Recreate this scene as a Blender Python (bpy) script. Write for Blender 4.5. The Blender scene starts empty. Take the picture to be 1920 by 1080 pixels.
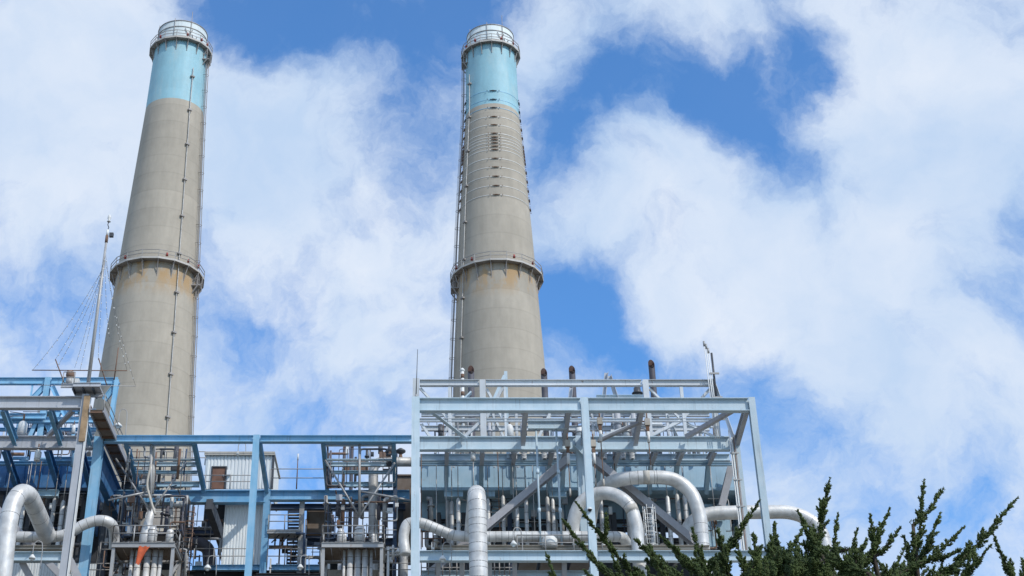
import bpy, math, random
import numpy as np
from mathutils import Vector, Matrix
R = math.radians
rnd = random.Random(7)
scn = bpy.context.scene
col = scn.collection

# ------------------------------------------------------------------ camera
F, CX, CY, TH, EYE = 2890.0, 800.0, 300.0, R(32.4), 1.7
CT, ST = math.cos(TH), math.sin(TH)
cam = bpy.data.cameras.new('camera')
cam.sensor_width = 36.0
cam.lens = 36.0 * F / 1920.0
cam.shift_x = (960 - CX) / 1920.0
cam.shift_y = (CY - 540) / 1920.0
cam.clip_start, cam.clip_end = 0.1, 20000
camo = bpy.data.objects.new('camera', cam)
col.objects.link(camo)
camo.location = (0, 0, EYE)
camo.rotation_euler = (R(90) + TH, 0, 0)
scn.camera = camo

def ray(px, py):
    a, b = (px - CX) / F, (CY - py) / F
    return Vector((a, CT - b * ST, ST + b * CT))

def P(px, py, Y):
    """the point of the vertical plane at distance Y that stands at this bearing and height"""
    d = ray(px, py)
    t = Y / d.y
    return Vector((d.x * t, Y, EYE + d.z * t))

def ZP(py, Y):
    return P(CX, py, Y).z

def XZ(px, Y, z):
    return (px - CX) / F * (Y * CT + (z - EYE) * ST)

def MPX(py, Y):
    d = ray(CX, py)
    return Y / d.y / F        # metres for one pixel there

# ------------------------------------------------------------------ world
SUN_DIR = Vector((0.66, -0.66, 0.86)).normalized()     # towards the sun
sun_el = math.asin(SUN_DIR.z)
w = bpy.data.worlds.new('World')
scn.world = w
w.use_nodes = True
nt = w.node_tree
nt.nodes.clear()

def N(tree, typ, **kw):
    n = tree.nodes.new(typ)
    for k, v in kw.items():
        setattr(n, k, v)
    return n

def L(tree, a, b):
    tree.links.new(a, b)

def math_node(tree, op, a, b=None, c=None, clamp=False):
    n = N(tree, 'ShaderNodeMath', operation=op, use_clamp=clamp)
    for i, v in enumerate((a, b, c)):
        if v is None:
            continue
        if isinstance(v, (int, float)):
            n.inputs[i].default_value = v
        else:
            L(tree, v, n.inputs[i])
    return n.outputs[0]

def build_sky():
    out = N(nt, 'ShaderNodeOutputWorld')
    bg = N(nt, 'ShaderNodeBackground')
    bg.inputs['Strength'].default_value = 0.1
    L(nt, bg.outputs[0], out.inputs[0])
    sky = N(nt, 'ShaderNodeTexSky', sky_type='NISHITA')
    sky.sun_disc = False
    sky.sun_elevation = sun_el
    sky.sun_rotation = math.atan2(SUN_DIR.x, SUN_DIR.y)
    sky.altitude = 10
    sky.air_density = 1.0
    sky.dust_density = 0.3
    sky.ozone_density = 2.0
    tint = N(nt, 'ShaderNodeMix', data_type='RGBA', blend_type='MULTIPLY')
    tint.inputs[0].default_value = 1.0
    L(nt, sky.outputs[0], tint.inputs[6])
    tint.inputs[7].default_value = SKY_TINT
    tc = N(nt, 'ShaderNodeTexCoord')
    # a little swirl so that the banks are ragged
    wn = N(nt, 'ShaderNodeTexNoise')
    wn.inputs['Scale'].default_value = 7.0
    wn.inputs['Detail'].default_value = 7.0
    wn.inputs['Roughness'].default_value = 0.6
    L(nt, tc.outputs['Generated'], wn.inputs['Vector'])
    sub = N(nt, 'ShaderNodeVectorMath', operation='SUBTRACT')
    L(nt, wn.outputs['Color'], sub.inputs[0])
    sub.inputs[1].default_value = (0.5, 0.5, 0.5)
    sc = N(nt, 'ShaderNodeVectorMath', operation='SCALE')
    L(nt, sub.outputs[0], sc.inputs[0])
    sc.inputs['Scale'].default_value = 0.11
    add = N(nt, 'ShaderNodeVectorMath', operation='ADD')
    L(nt, tc.outputs['Generated'], add.inputs[0])
    L(nt, sc.outputs[0], add.inputs[1])
    nrm = N(nt, 'ShaderNodeVectorMath', operation='NORMALIZE')
    L(nt, add.outputs[0], nrm.inputs[0])
    warp = nrm.outputs[0]
    big = N(nt, 'ShaderNodeTexNoise')
    big.inputs['Scale'].default_value = 8.0
    big.inputs['Detail'].default_value = 9.0
    big.inputs['Roughness'].default_value = 0.62
    L(nt, warp, big.inputs['Vector'])
    acc = math_node(nt, 'MULTIPLY_ADD', big.outputs['Fac'], 2.5, -1.25 + 0.60)
    mot = N(nt, 'ShaderNodeTexNoise')
    mot.inputs['Scale'].default_value = 24.0
    mot.inputs['Detail'].default_value = 9.0
    mot.inputs['Roughness'].default_value = 0.66
    L(nt, warp, mot.inputs['Vector'])
    acc = math_node(nt, 'ADD', acc, math_node(nt, 'MULTIPLY_ADD', mot.outputs['Fac'], 2.1, -1.05))
    for px, py, rad, wt in CLOUDS:
        d = ray(px, py).normalized()
        dot = N(nt, 'ShaderNodeVectorMath', operation='DOT_PRODUCT')
        L(nt, warp, dot.inputs[0])
        dot.inputs[1].default_value = d
        k = (F / rad) ** 2
        e = math_node(nt, 'MULTIPLY_ADD', dot.outputs['Value'], k, -k)
        e = math_node(nt, 'EXPONENT', e)
        acc = math_node(nt, 'MULTIPLY_ADD', e, wt, acc)
    ramp = N(nt, 'ShaderNodeMapRange', interpolation_type='SMOOTHSTEP')
    L(nt, acc, ramp.inputs['Value'])
    ramp.inputs['From Min'].default_value = -0.42
    ramp.inputs['From Max'].default_value = 1.2
    ramp.inputs['To Min'].default_value = 0.05
    ramp.inputs['To Max'].default_value = 0.97
    # cloud tone: bright tops, greyer thick folds
    n2 = N(nt, 'ShaderNodeTexNoise')
    n2.inputs['Scale'].default_value = 9.0
    n2.inputs['Detail'].default_value = 8.0
    n2.inputs['Roughness'].default_value = 0.55
    mp = N(nt, 'ShaderNodeMapping')
    mp.inputs['Location'].default_value = (3.1, 1.7, 0.4)
    L(nt, warp, mp.inputs['Vector'])
    L(nt, mp.outputs[0], n2.inputs['Vector'])
    tone = N(nt, 'ShaderNodeMapRange')
    L(nt, n2.outputs['Fac'], tone.inputs['Value'])
    tone.inputs['From Min'].default_value = 0.33
    tone.inputs['From Max'].default_value = 0.68
    cc = N(nt, 'ShaderNodeMix', data_type='RGBA')
    L(nt, tone.outputs[0], cc.inputs[0])
    cc.inputs[6].default_value = CLOUD_DARK
    cc.inputs[7].default_value = CLOUD_LIGHT
    mix = N(nt, 'ShaderNodeMix', data_type='RGBA')
    L(nt, ramp.outputs[0], mix.inputs[0])
    L(nt, tint.outputs[2], mix.inputs[6])
    L(nt, cc.outputs[2], mix.inputs[7])
    L(nt, mix.outputs[2], bg.inputs['Color'])

SKY_TINT = (0.72, 1.52, 2.20, 1)
CLOUD_DARK = (5.4, 6.9, 9.1, 1)
CLOUD_LIGHT = (8.0, 8.7, 9.8, 1)
CLOUDS = [   # bearing of a clear gap (-) or a thick bank (+), its spread and weight
    (1400, 185, 70, -1.0), (1330, 165, 60, -.7), (1260, 120, 70, -.5), (1190, 180, 60, -.7), (1130, 150, 50, -.5), (1520, 60, 40, -.8), (1500, 120, 40, -.6),
    (1440, 265, 45, -.7), (1520, 290, 40, -.6), (480, 20, 80, -.9), (580, 45, 70, -.9), (680, 85, 60, -.9), (780, 40, 60, -.7), (860, 15, 50, -.8), (390, 5, 50, -.6),
    (800, 120, 50, -.5), (760, 225, 55, -.7), (830, 260, 40, -.5), (1060, 200, 50, -.6), (1020, 310, 45, -.7), (1040, 270, 40, -.5), (1050, 540, 60, -.8), (1100, 610, 55, -.9), (1040, 620, 40, -.5),
    (1160, 680, 45, -.6), (1250, 700, 55, -.45), (1370, 640, 55, -.45), (1420, 740, 60, -.65), (1480, 800, 50, -.6), (430, 610, 55, -.35), (500, 640, 60, -.2), (590, 590, 50, -.3),
    (410, 750, 50, -.5), (560, 790, 55, -.3), (30, 560, 60, -.25), (130, 590, 60, -.35), (130, 480, 50, -.2), (1700, 960, 60, -.35), (1850, 880, 60, -.4), (1800, 990, 60, -.4), (1540, 880, 50, -.4),
    (1900, 450, 40, -.6), (1880, 560, 40, -.5), (640, 900, 100, -.5), (420, 330, 50, -.35), (660, 390, 40, -.3), (1540, 400, 40, -.3), (1700, 610, 50, -.3),
    (90, 120, 170, .55), (330, 330, 120, .35), (530, 250, 110, .4), (620, 470, 110, .45), (700, 690, 120, .45), (240, 60, 80, .3),
    (1010, 60, 60, .35), (1240, 25, 50, .35), (1300, 350, 110, .45), (1400, 480, 120, .4), (1720, 130, 140, .6),
    (1740, 400, 150, .45), (1650, 720, 140, .45), (1830, 760, 110, .4), (1110, 420, 70, .4), (1230, 580, 60, .45), (30, 330, 110, .3)]
build_sky()

sun = bpy.data.lights.new('sun', 'SUN')
sun.energy = 3.0
sun.angle = R(0.8)
sun.color = (1.0, 0.95, 0.87)
suno = bpy.data.objects.new('sun', sun)
col.objects.link(suno)
suno.rotation_euler = (-SUN_DIR).to_track_quat('-Z', 'Y').to_euler()
suno.location = (60, -40, 120)

scn.view_settings.view_transform = 'Standard'
scn.view_settings.look = 'None'
scn.view_settings.exposure = 0.0
scn.view_settings.gamma = 1.0
scn.view_settings.use_curve_mapping = False

# ------------------------------------------------------------------ materials
def new_mat(name):
    m = bpy.data.materials.new(name)
    m.use_nodes = True
    t = m.node_tree
    return m, t, t.nodes['Principled BSDF']

def noise(t, vec, scale, detail=5, rough=.55, stretch=None, loc=None):
    n = N(t, 'ShaderNodeTexNoise')
    n.inputs['Scale'].default_value = scale
    n.inputs['Detail'].default_value = detail
    n.inputs['Roughness'].default_value = rough
    if stretch or loc:
        mp = N(t, 'ShaderNodeMapping')
        if stretch:
            mp.inputs['Scale'].default_value = stretch
        if loc:
            mp.inputs['Location'].default_value = loc
        L(t, vec, mp.inputs['Vector'])
        vec = mp.outputs[0]
    L(t, vec, n.inputs['Vector'])
    return n.outputs['Fac']

def rng(t, v, a, b, c=0.0, d=1.0, smooth=True):
    m = N(t, 'ShaderNodeMapRange')
    if smooth:
        m.interpolation_type = 'SMOOTHSTEP'
    L(t, v, m.inputs['Value'])
    for k, x in zip(('From Min', 'From Max', 'To Min', 'To Max'), (a, b, c, d)):
        m.inputs[k].default_value = x
    return m.outputs[0]

def mixc(t, fac, a, b, mode='MIX'):
    m = N(t, 'ShaderNodeMix', data_type='RGBA', blend_type=mode)
    if isinstance(fac, (int, float)):
        m.inputs[0].default_value = fac
    else:
        L(t, fac, m.inputs[0])
    for i, x in ((6, a), (7, b)):
        if isinstance(x, tuple):
            m.inputs[i].default_value = (*x, 1) if len(x) == 3 else x
        else:
            L(t, x, m.inputs[i])
    return m.outputs[2]

def position(t):
    return N(t, 'ShaderNodeNewGeometry').outputs['Position']

def rand_island(t):
    return N(t, 'ShaderNodeObjectInfo').outputs['Random']

def paint(name, c, fade=.25, rust=.5, rough=.5, metal=0.0, grime=(.12, .10, .08), rustc=(.20, .085, .03), vary=.14):
    m, t, b = new_mat(name)
    p = position(t)
    blotch = rng(t, noise(t, p, .9, 6), .35, .7)
    light = tuple(x + (1 - x) * fade * .45 for x in c)
    cc = mixc(t, blotch, c, light)
    streak = rng(t, noise(t, p, 1.0, 6, .6, (7, 7, .35)), .52, .78)
    cc = mixc(t, math_node(t, 'MULTIPLY', streak, .38), cc, grime)
    spot = rng(t, noise(t, p, 2.3, 8, .68, (1, 1, .45), (5, 2, 9)), .66 - .06 * rust, .76 - .04 * rust)
    cc = mixc(t, math_node(t, 'MULTIPLY', spot, min(1, rust)), cc, rustc)
    vr = rng(t, rand_island(t), 0, 1, 1 - vary, 1 + vary * .5, False)
    hs = N(t, 'ShaderNodeHueSaturation')
    L(t, vr, hs.inputs['Value'])
    L(t, cc, hs.inputs['Color'])
    L(t, hs.outputs[0], b.inputs['Base Color'])
    b.inputs['Metallic'].default_value = metal
    L(t, rng(t, noise(t, p, 3, 4), .3, .7, rough - .08, rough + .14), b.inputs['Roughness'])
    bu = N(t, 'ShaderNodeBump')
    bu.inputs['Strength'].default_value = .12
    bu.inputs['Distance'].default_value = .03
    L(t, noise(t, p, 6, 4), bu.inputs['Height'])
    L(t, bu.outputs[0], b.inputs['Normal'])
    return m

def cladding(name, c=(.70, .695, .68), rough=.45):
    m, t, b = new_mat(name)
    p = position(t)
    cc = mixc(t, rng(t, noise(t, p, 1.3, 6), .35, .68), c, tuple(x * .74 for x in c))
    cc = mixc(t, math_node(t, 'MULTIPLY', rng(t, noise(t, p, 1.1, 7, .65, (5, 5, .5)), .55, .8), .5), cc, (.23, .20, .17))
    L(t, cc, b.inputs['Base Color'])
    b.inputs['Metallic'].default_value = .26
    L(t, rng(t, noise(t, p, 2.1, 5), .3, .7, rough - .08, rough + .16), b.inputs['Roughness'])
    bu = N(t, 'ShaderNodeBump')
    bu.inputs['Strength'].default_value = .45
    bu.inputs['Distance'].default_value = .04
    L(t, noise(t, p, 2.6, 3), bu.inputs['Height'])
    L(t, bu.outputs[0], b.inputs['Normal'])
    return m

def concrete(name, c, stain_z=None, painted=False):
    m, t, b = new_mat(name)
    p = position(t)
    sep = N(t, 'ShaderNodeSeparateXYZ')
    L(t, p, sep.inputs[0])
    z = sep.outputs[2]
    # each pour of the climbing formwork has a tone of its own
    lift = math_node(t, 'FLOOR', math_node(t, 'DIVIDE', z, 3.1))
    wn = N(t, 'ShaderNodeTexWhiteNoise', noise_dimensions='1D')
    L(t, lift, wn.inputs['W'])
    k = .04 if painted else .10
    tone = rng(t, wn.outputs['Value'], 0, 1, 1 - k, 1 + k * .6, False)
    big = rng(t, noise(t, p, .11, 5), .3, .7, 1 - k * .8, 1 + k * .5)
    fine = rng(t, noise(t, p, .8, 8, .65, (1, 1, .5)), .3, .7, .93, 1.05)
    strk = rng(t, noise(t, p, .45, 6, .6, (3.2, 3.2, .06)), .36, .72, 1.015, .955)
    v = math_node(t, 'MULTIPLY', math_node(t, 'MULTIPLY', tone, big), math_node(t, 'MULTIPLY', fine, strk))
    # the joint between two pours
    fr = math_node(t, 'FRACT', math_node(t, 'DIVIDE', z, 3.1))
    joint = rng(t, math_node(t, 'ABSOLUTE', math_node(t, 'SUBTRACT', fr, .5)), .45, .5, 1.0, .98 if painted else .90)
    v = math_node(t, 'MULTIPLY', v, joint)
    cc = mixc(t, 1.0, c, (1, 1, 1), 'MULTIPLY')
    hs = N(t, 'ShaderNodeHueSaturation')
    L(t, v, hs.inputs['Value'])
    L(t, cc, hs.inputs['Color'])
    cc = hs.outputs[0]
    if painted:
        wear = rng(t, noise(t, p, .35, 8, .68, (1.6, 1.6, .35), (3, 8, 1)), .46, .74)
        cc = mixc(t, math_node(t, 'MULTIPLY', wear, .45), cc, (.50, .60, .60))
    if stain_z:
        n = noise(t, p, .55, 7, .65, (1, 1, .42))
        band = math_node(t, 'MULTIPLY', rng(t, z, stain_z - 6.0, stain_z - 2.0), rng(t, z, stain_z - .2, stain_z + .3, 1, 0))
        s = math_node(t, 'MULTIPLY', band, rng(t, n, .42, .58))
        cc = mixc(t, math_node(t, 'MULTIPLY', s, .72), cc, (.44, .27, .11))
    L(t, cc, b.inputs['Base Color'])
    b.inputs['Roughness'].default_value = .6 if painted else .88
    bu = N(t, 'ShaderNodeBump')
    bu.inputs['Strength'].default_value = .3
    bu.inputs['Distance'].default_value = .06
    L(t, noise(t, p, 1.4, 8, .65), bu.inputs['Height'])
    L(t, bu.outputs[0], b.inputs['Normal'])
    return m

def plain(name, c, rough=.7, metal=0.0):
    m, t, b = new_mat(name)
    p = position(t)
    cc = mixc(t, rng(t, noise(t, p, 2.0, 7, .6), .3, .7), tuple(x * .72 for x in c), tuple(min(1, x * 1.18) for x in c))
    L(t, cc, b.inputs['Base Color'])
    b.inputs['Roughness'].default_value = rough
    b.inputs['Metallic'].default_value = metal
    return m

M = {}
M['pale'] = paint('pale_blue_paint', (.45, .575, .655), .35, .6)
M['pale_rusty'] = paint('pale_paint_rusting', (.56, .60, .63), .3, .8)
M['casing'] = paint('casing_blue_paint', (.31, .47, .58), .2, .3, .6)
M['grey'] = paint('grey_steel_paint', (.43, .45, .49), .2, .35)
M['brace'] = paint('brace_grey_paint', (.33, .33, .35), .2, .4)
M['blue'] = paint('mid_blue_paint', (.13, .35, .56), .3, .3)
M['sky_blue'] = paint('bright_blue_paint', (.22, .48, .70), .3, .3)
M['deep'] = paint('deep_blue_paint', (.025, .15, .36), .12, .25)
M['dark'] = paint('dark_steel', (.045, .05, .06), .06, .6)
M['navy'] = paint('navy_steel', (.03, .06, .12), .06, .4)
M['galv'] = paint('galvanised_steel', (.36, .36, .36), .2, .7, .5, .3)
M['rail'] = paint('rail_steel', (.30, .29, .28), .2, .8, .55, .2)
M['rust'] = paint('rusty_steel', (.17, .095, .06), .1, 1.0, .8)
M['rust_dark'] = paint('mouth_rust', (.06, .03, .024), .05, .5, .9)
M['deck'] = paint('deck_underside', (.17, .13, .10), .1, 1.0, .8)
M['wood'] = plain('weathered_timber', (.36, .25, .15), .85)
M['white'] = paint('white_paint', (.70, .71, .70), .3, .5)
M['sheet'] = paint('white_sheet_metal', (.72, .75, .75), .2, .4)
M['door'] = plain('brown_door', (.17, .085, .055), .7)
M['alu'] = cladding('aluminium_cladding')
M['alu_old'] = cladding('dull_cladding', (.50, .49, .47), .5)
M['seam'] = plain('cladding_seam', (.20, .195, .19), .6, .3)
M['vent'] = paint('vent_pipe_dark', (.085, .08, .10), .12, .3, .6)
M['tarp'] = plain('orange_tarp', (.52, .10, .035), .75)
M['black'] = plain('flat_black', (.012, .012, .013), .8)  # camera dome, and the shade painted into the platform recesses
M['glass'] = plain('lamp_glass', (.75, .77, .76), .25)
M['red'] = plain('red_lamp', (.35, .04, .03), .4)
M['bark'] = plain('cypress_bark', (.055, .042, .03), .95)
M['beige'] = paint('beige_concrete_beam', (.44, .41, .36), .2, .4, .8)
M['cap'] = paint('stack_cap_paint', (.62, .70, .72), .35, .35, .55)
M['gallery'] = paint('gallery_steel', (.30, .28, .27), .2, .7, .7)
M['toe'] = paint('toe_board_paint', (.46, .44, .41), .2, .6, .6)
M['bulb'] = plain('bulb', (.6, .6, .58), .2)

def foliage_mat():
    m, t, b = new_mat('cypress_foliage')
    p = position(t)
    r = N(t, 'ShaderNodeNewGeometry').outputs['Random Per Island']
    clump = rng(t, noise(t, p, 1.7, 4), .32, .68)
    c = mixc(t, clump, (.018, .036, .011), (.050, .078, .020))
    c = mixc(t, math_node(t, 'MULTIPLY', r, .55), c, (.085, .120, .032))
    L(t, c, b.inputs['Base Color'])
    b.inputs['Roughness'].default_value = .6
    b.inputs['Specular IOR Level'].default_value = .25
    return m
M['foliage'] = foliage_mat()

# ------------------------------------------------------------------ geometry helpers
def frame(d, up=None):
    d = d.normalized()
    u = Vector(up) if up is not None else (Vector((0, 0, 1)) if abs(d.z) < .94 else Vector((0, -1, 0)))
    s = d.cross(u)
    if s.length < 1e-5:
        u = Vector((0, 1, .01))
        s = d.cross(u)
    s.normalize()
    return s, s.cross(d).normalized()

class G:
    def __init__(self):
        self.v, self.f, self.sm = [], [], []

    def face(self, idx, smooth=False):
        self.f.append(tuple(idx))
        self.sm.append(smooth)

    def extr(self, prof, p0, p1, up=None):
        p0, p1 = Vector(p0), Vector(p1)
        s, u = frame(p1 - p0, up)
        j = 1 + rnd.uniform(-.008, .008)
        n, b = len(prof), len(self.v)
        for p in (p0, p1):
            for a, c in prof:
                self.v.append(p + s * (a * j) + u * (c * j))
        for i in range(n):
            k = (i + 1) % n
            self.face((b + i, b + k, b + n + k, b + n + i))
        self.face(tuple(b + n - 1 - i for i in range(n)))
        self.face(tuple(b + n + i for i in range(n)))
        return self

    def beam(self, p0, p1, h, wd, up=None, tw=None, tf=None):
        """wide-flange section"""
        tw = tw or max(.02, wd * .06)
        tf = tf or max(.025, h * .05)
        a, b, c, d = wd / 2, h / 2, tw / 2, h / 2 - tf
        return self.extr([(-a, -b), (a, -b), (a, -d), (c, -d), (c, d), (a, d), (a, b), (-a, b), (-a, d), (-c, d), (-c, -d), (-a, -d)], p0, p1, up)

    def bar(self, p0, p1, wd, h, up=None):
        a, b = wd / 2, h / 2
        return self.extr([(-a, -b), (a, -b), (a, b), (-a, b)], p0, p1, up)

    def box(self, c, s):
        c = Vector(c)
        return self.bar(c - Vector((0, s[1] / 2, 0)), c + Vector((0, s[1] / 2, 0)), s[0], s[2])

    def angle(self, p0, p1, a, up=None, t=None):
        t = t or a * .14
        return self.extr([(-a / 2, -a / 2), (a / 2, -a / 2), (a / 2, -a / 2 + t), (-a / 2 + t, -a / 2 + t), (-a / 2 + t, a / 2), (-a / 2, a / 2)], p0, p1, up)

    def tube(self, path, r, n=10, cap=True):
        path = [Vector(p) for p in path]
        b = len(self.v)
        rs = r if isinstance(r, (list, tuple)) else [r] * len(path)
        prev = None
        for i, p in enumerate(path):
            a, c = path[max(0, i - 1)], path[min(len(path) - 1, i + 1)]
            d = (c - a).normalized()
            if prev is None:
                s, u = frame(d)
            else:
                s = (prev - d * prev.dot(d)).normalized()
                u = s.cross(d).normalized()
            prev = s
            for k in range(n):
                t = 2 * math.pi * k / n
                self.v.append(p + s * (math.cos(t) * rs[i]) + u * (math.sin(t) * rs[i]))
        for i in range(len(path) - 1):
            for k in range(n):
                q = (k + 1) % n
                self.face((b + i * n + k, b + i * n + q, b + (i + 1) * n + q, b + (i + 1) * n + k), True)
        if cap:
            self.face(tuple(b + n - 1 - k for k in range(n)))
            e = b + (len(path) - 1) * n
            self.face(tuple(e + k for k in range(n)))
        return self

    def rev(self, prof, c, n=48, closed=False, smooth=True):
        """profile (radius, z) turned about the vertical through c"""
        b, m = len(self.v), len(prof)
        for r, z in prof:
            for k in range(n):
                t = 2 * math.pi * k / n
                self.v.append(Vector((c[0] + r * math.cos(t), c[1] + r * math.sin(t), z)))
        for i in range(m if closed else m - 1):
            j = (i + 1) % m
            for k in range(n):
                q = (k + 1) % n
                self.face((b + i * n + k, b + i * n + q, b + j * n + q, b + j * n + k), smooth)
        return self

    def quad(self, a, b, c, d):
        k = len(self.v)
        self.v += [Vector(x) for x in (a, b, c, d)]
        self.face((k, k + 1, k + 2, k + 3))
        return self

    def corrugated(self, a, b, z0, z1, pitch=.25, dep=.05):
        """upright ribbed sheet from a to b (xy), facing -y, with thickness"""
        a, b = Vector((a[0], a[1], 0)), Vector((b[0], b[1], 0))
        d = b - a
        n = max(2, int(d.length / pitch))
        nn = Vector((d.y, -d.x, 0)).normalized()
        pts = []
        for i in range(n):
            for f, o in ((0, 0), (.3, 0), (.42, 1), (.88, 1)):
                pts.append(a + d * ((i + f) / n) + nn * (dep * o))
        pts.append(b)
        prof = pts + [b - nn * .06, a - nn * .06]
        k, m = len(self.v), len(prof)
        for z in (z0, z1):
            self.v += [Vector((p.x, p.y, z)) for p in prof]
        for i in range(m):
            j = (i + 1) % m
            self.face((k + i, k + j, k + m + j, k + m + i))
        return self

BASE, KIDS = {}, {}
def bbox_base(v):
    xs, ys, zs = [p.x for p in v], [p.y for p in v], [p.z for p in v]
    return Vector(((min(xs) + max(xs)) / 2, (min(ys) + max(ys)) / 2, min(zs)))

def link_mesh(name, g, mat, base):
    me = bpy.data.meshes.new(name)
    me.from_pydata([tuple(p - base) for p in g.v], [], g.f)
    me.polygons.foreach_set('use_smooth', g.sm)
    me.materials.append(M[mat] if isinstance(mat, str) else mat)
    me.update()
    o = bpy.data.objects.new(name, me)
    col.objects.link(o)
    return o

def tag(o, label, cat, group=None):
    o['label'] = label
    o['category'] = cat
    o['kind'] = 'thing'
    if group:
        o['group'] = group
    return o

def thing(name, base, label, cat, group=None):
    o = bpy.data.objects.new(name, None)
    o.empty_display_size = .3
    col.objects.link(o)
    o.location = base
    BASE[o.name] = Vector(base)
    return tag(o, label, cat, group)

def part(name, g, mat, parent, label=None):
    base = BASE[parent.name]
    o = link_mesh(name, g, mat, base)
    o.parent = parent
    BASE[o.name] = base
    if label:
        o['label'] = label
    return o

def single(name, g, mat, label, cat, group=None):
    b = bbox_base(g.v)
    o = link_mesh(name, g, mat, b)
    o.location = b
    BASE[o.name] = b
    return tag(o, label, cat, group)

def spline(pts, seg=10):
    """Catmull-Rom through the points"""
    p = [Vector(q) for q in pts]
    p = [p[0] * 2 - p[1]] + p + [p[-1] * 2 - p[-2]]
    out = []
    for i in range(1, len(p) - 2):
        a, b, c, d = p[i - 1:i + 3]
        for k in range(seg):
            t = k / seg
            out.append(.5 * ((2 * b) + (c - a) * t + (2 * a - 5 * b + 4 * c - d) * t * t + (3 * b - a - 3 * c + d) * t ** 3))
    out.append(p[-2])
    return out

def hbeam(px0, px1, py0, py1, Y, wd=.4):
    """level girder seen from px0 to px1, its web from py0 to py1"""
    z0, z1 = ZP(py1, Y), ZP(py0, Y)
    z = (z0 + z1) / 2
    return G().beam((XZ(px0, Y, z), Y, z), (XZ(px1, Y, z), Y, z), z1 - z0, wd)

def vcol(px, py, Y, wpx, to=0.0, dep=.5, tilt_ok=None):
    """upright wide-flange column whose head stands at (px, py)"""
    p = P(px, py, Y)
    return G().beam(p, (p.x, p.y, to), dep, wpx * MPX(py, Y), up=(0, 1, 0))

def ground_z(p, z=0.0):
    return Vector((p.x, p.y, z))

ORD = ['first', 'second', 'third', 'fourth', 'fifth', 'sixth', 'seventh', 'eighth', 'ninth', 'tenth', 'eleventh', 'twelfth', 'thirteenth', 'fourteenth', 'fifteenth', 'sixteenth']
YA, YB, YC, YW = 100.0, 104.7, 108.0, 110.0     # the three frame rows and the casing wall

# ------------------------------------------------------------------ ground
g = G()
g.quad((-9000, -3000, 0), (9000, -3000, 0), (9000, 12000, 0), (-9000, 12000, 0))
M['ground'] = plain('dry_ground', (.20, .18, .14), .95)
o = link_mesh('ground', g, 'ground', Vector((0, 0, 0)))
o['kind'] = 'structure'

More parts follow.
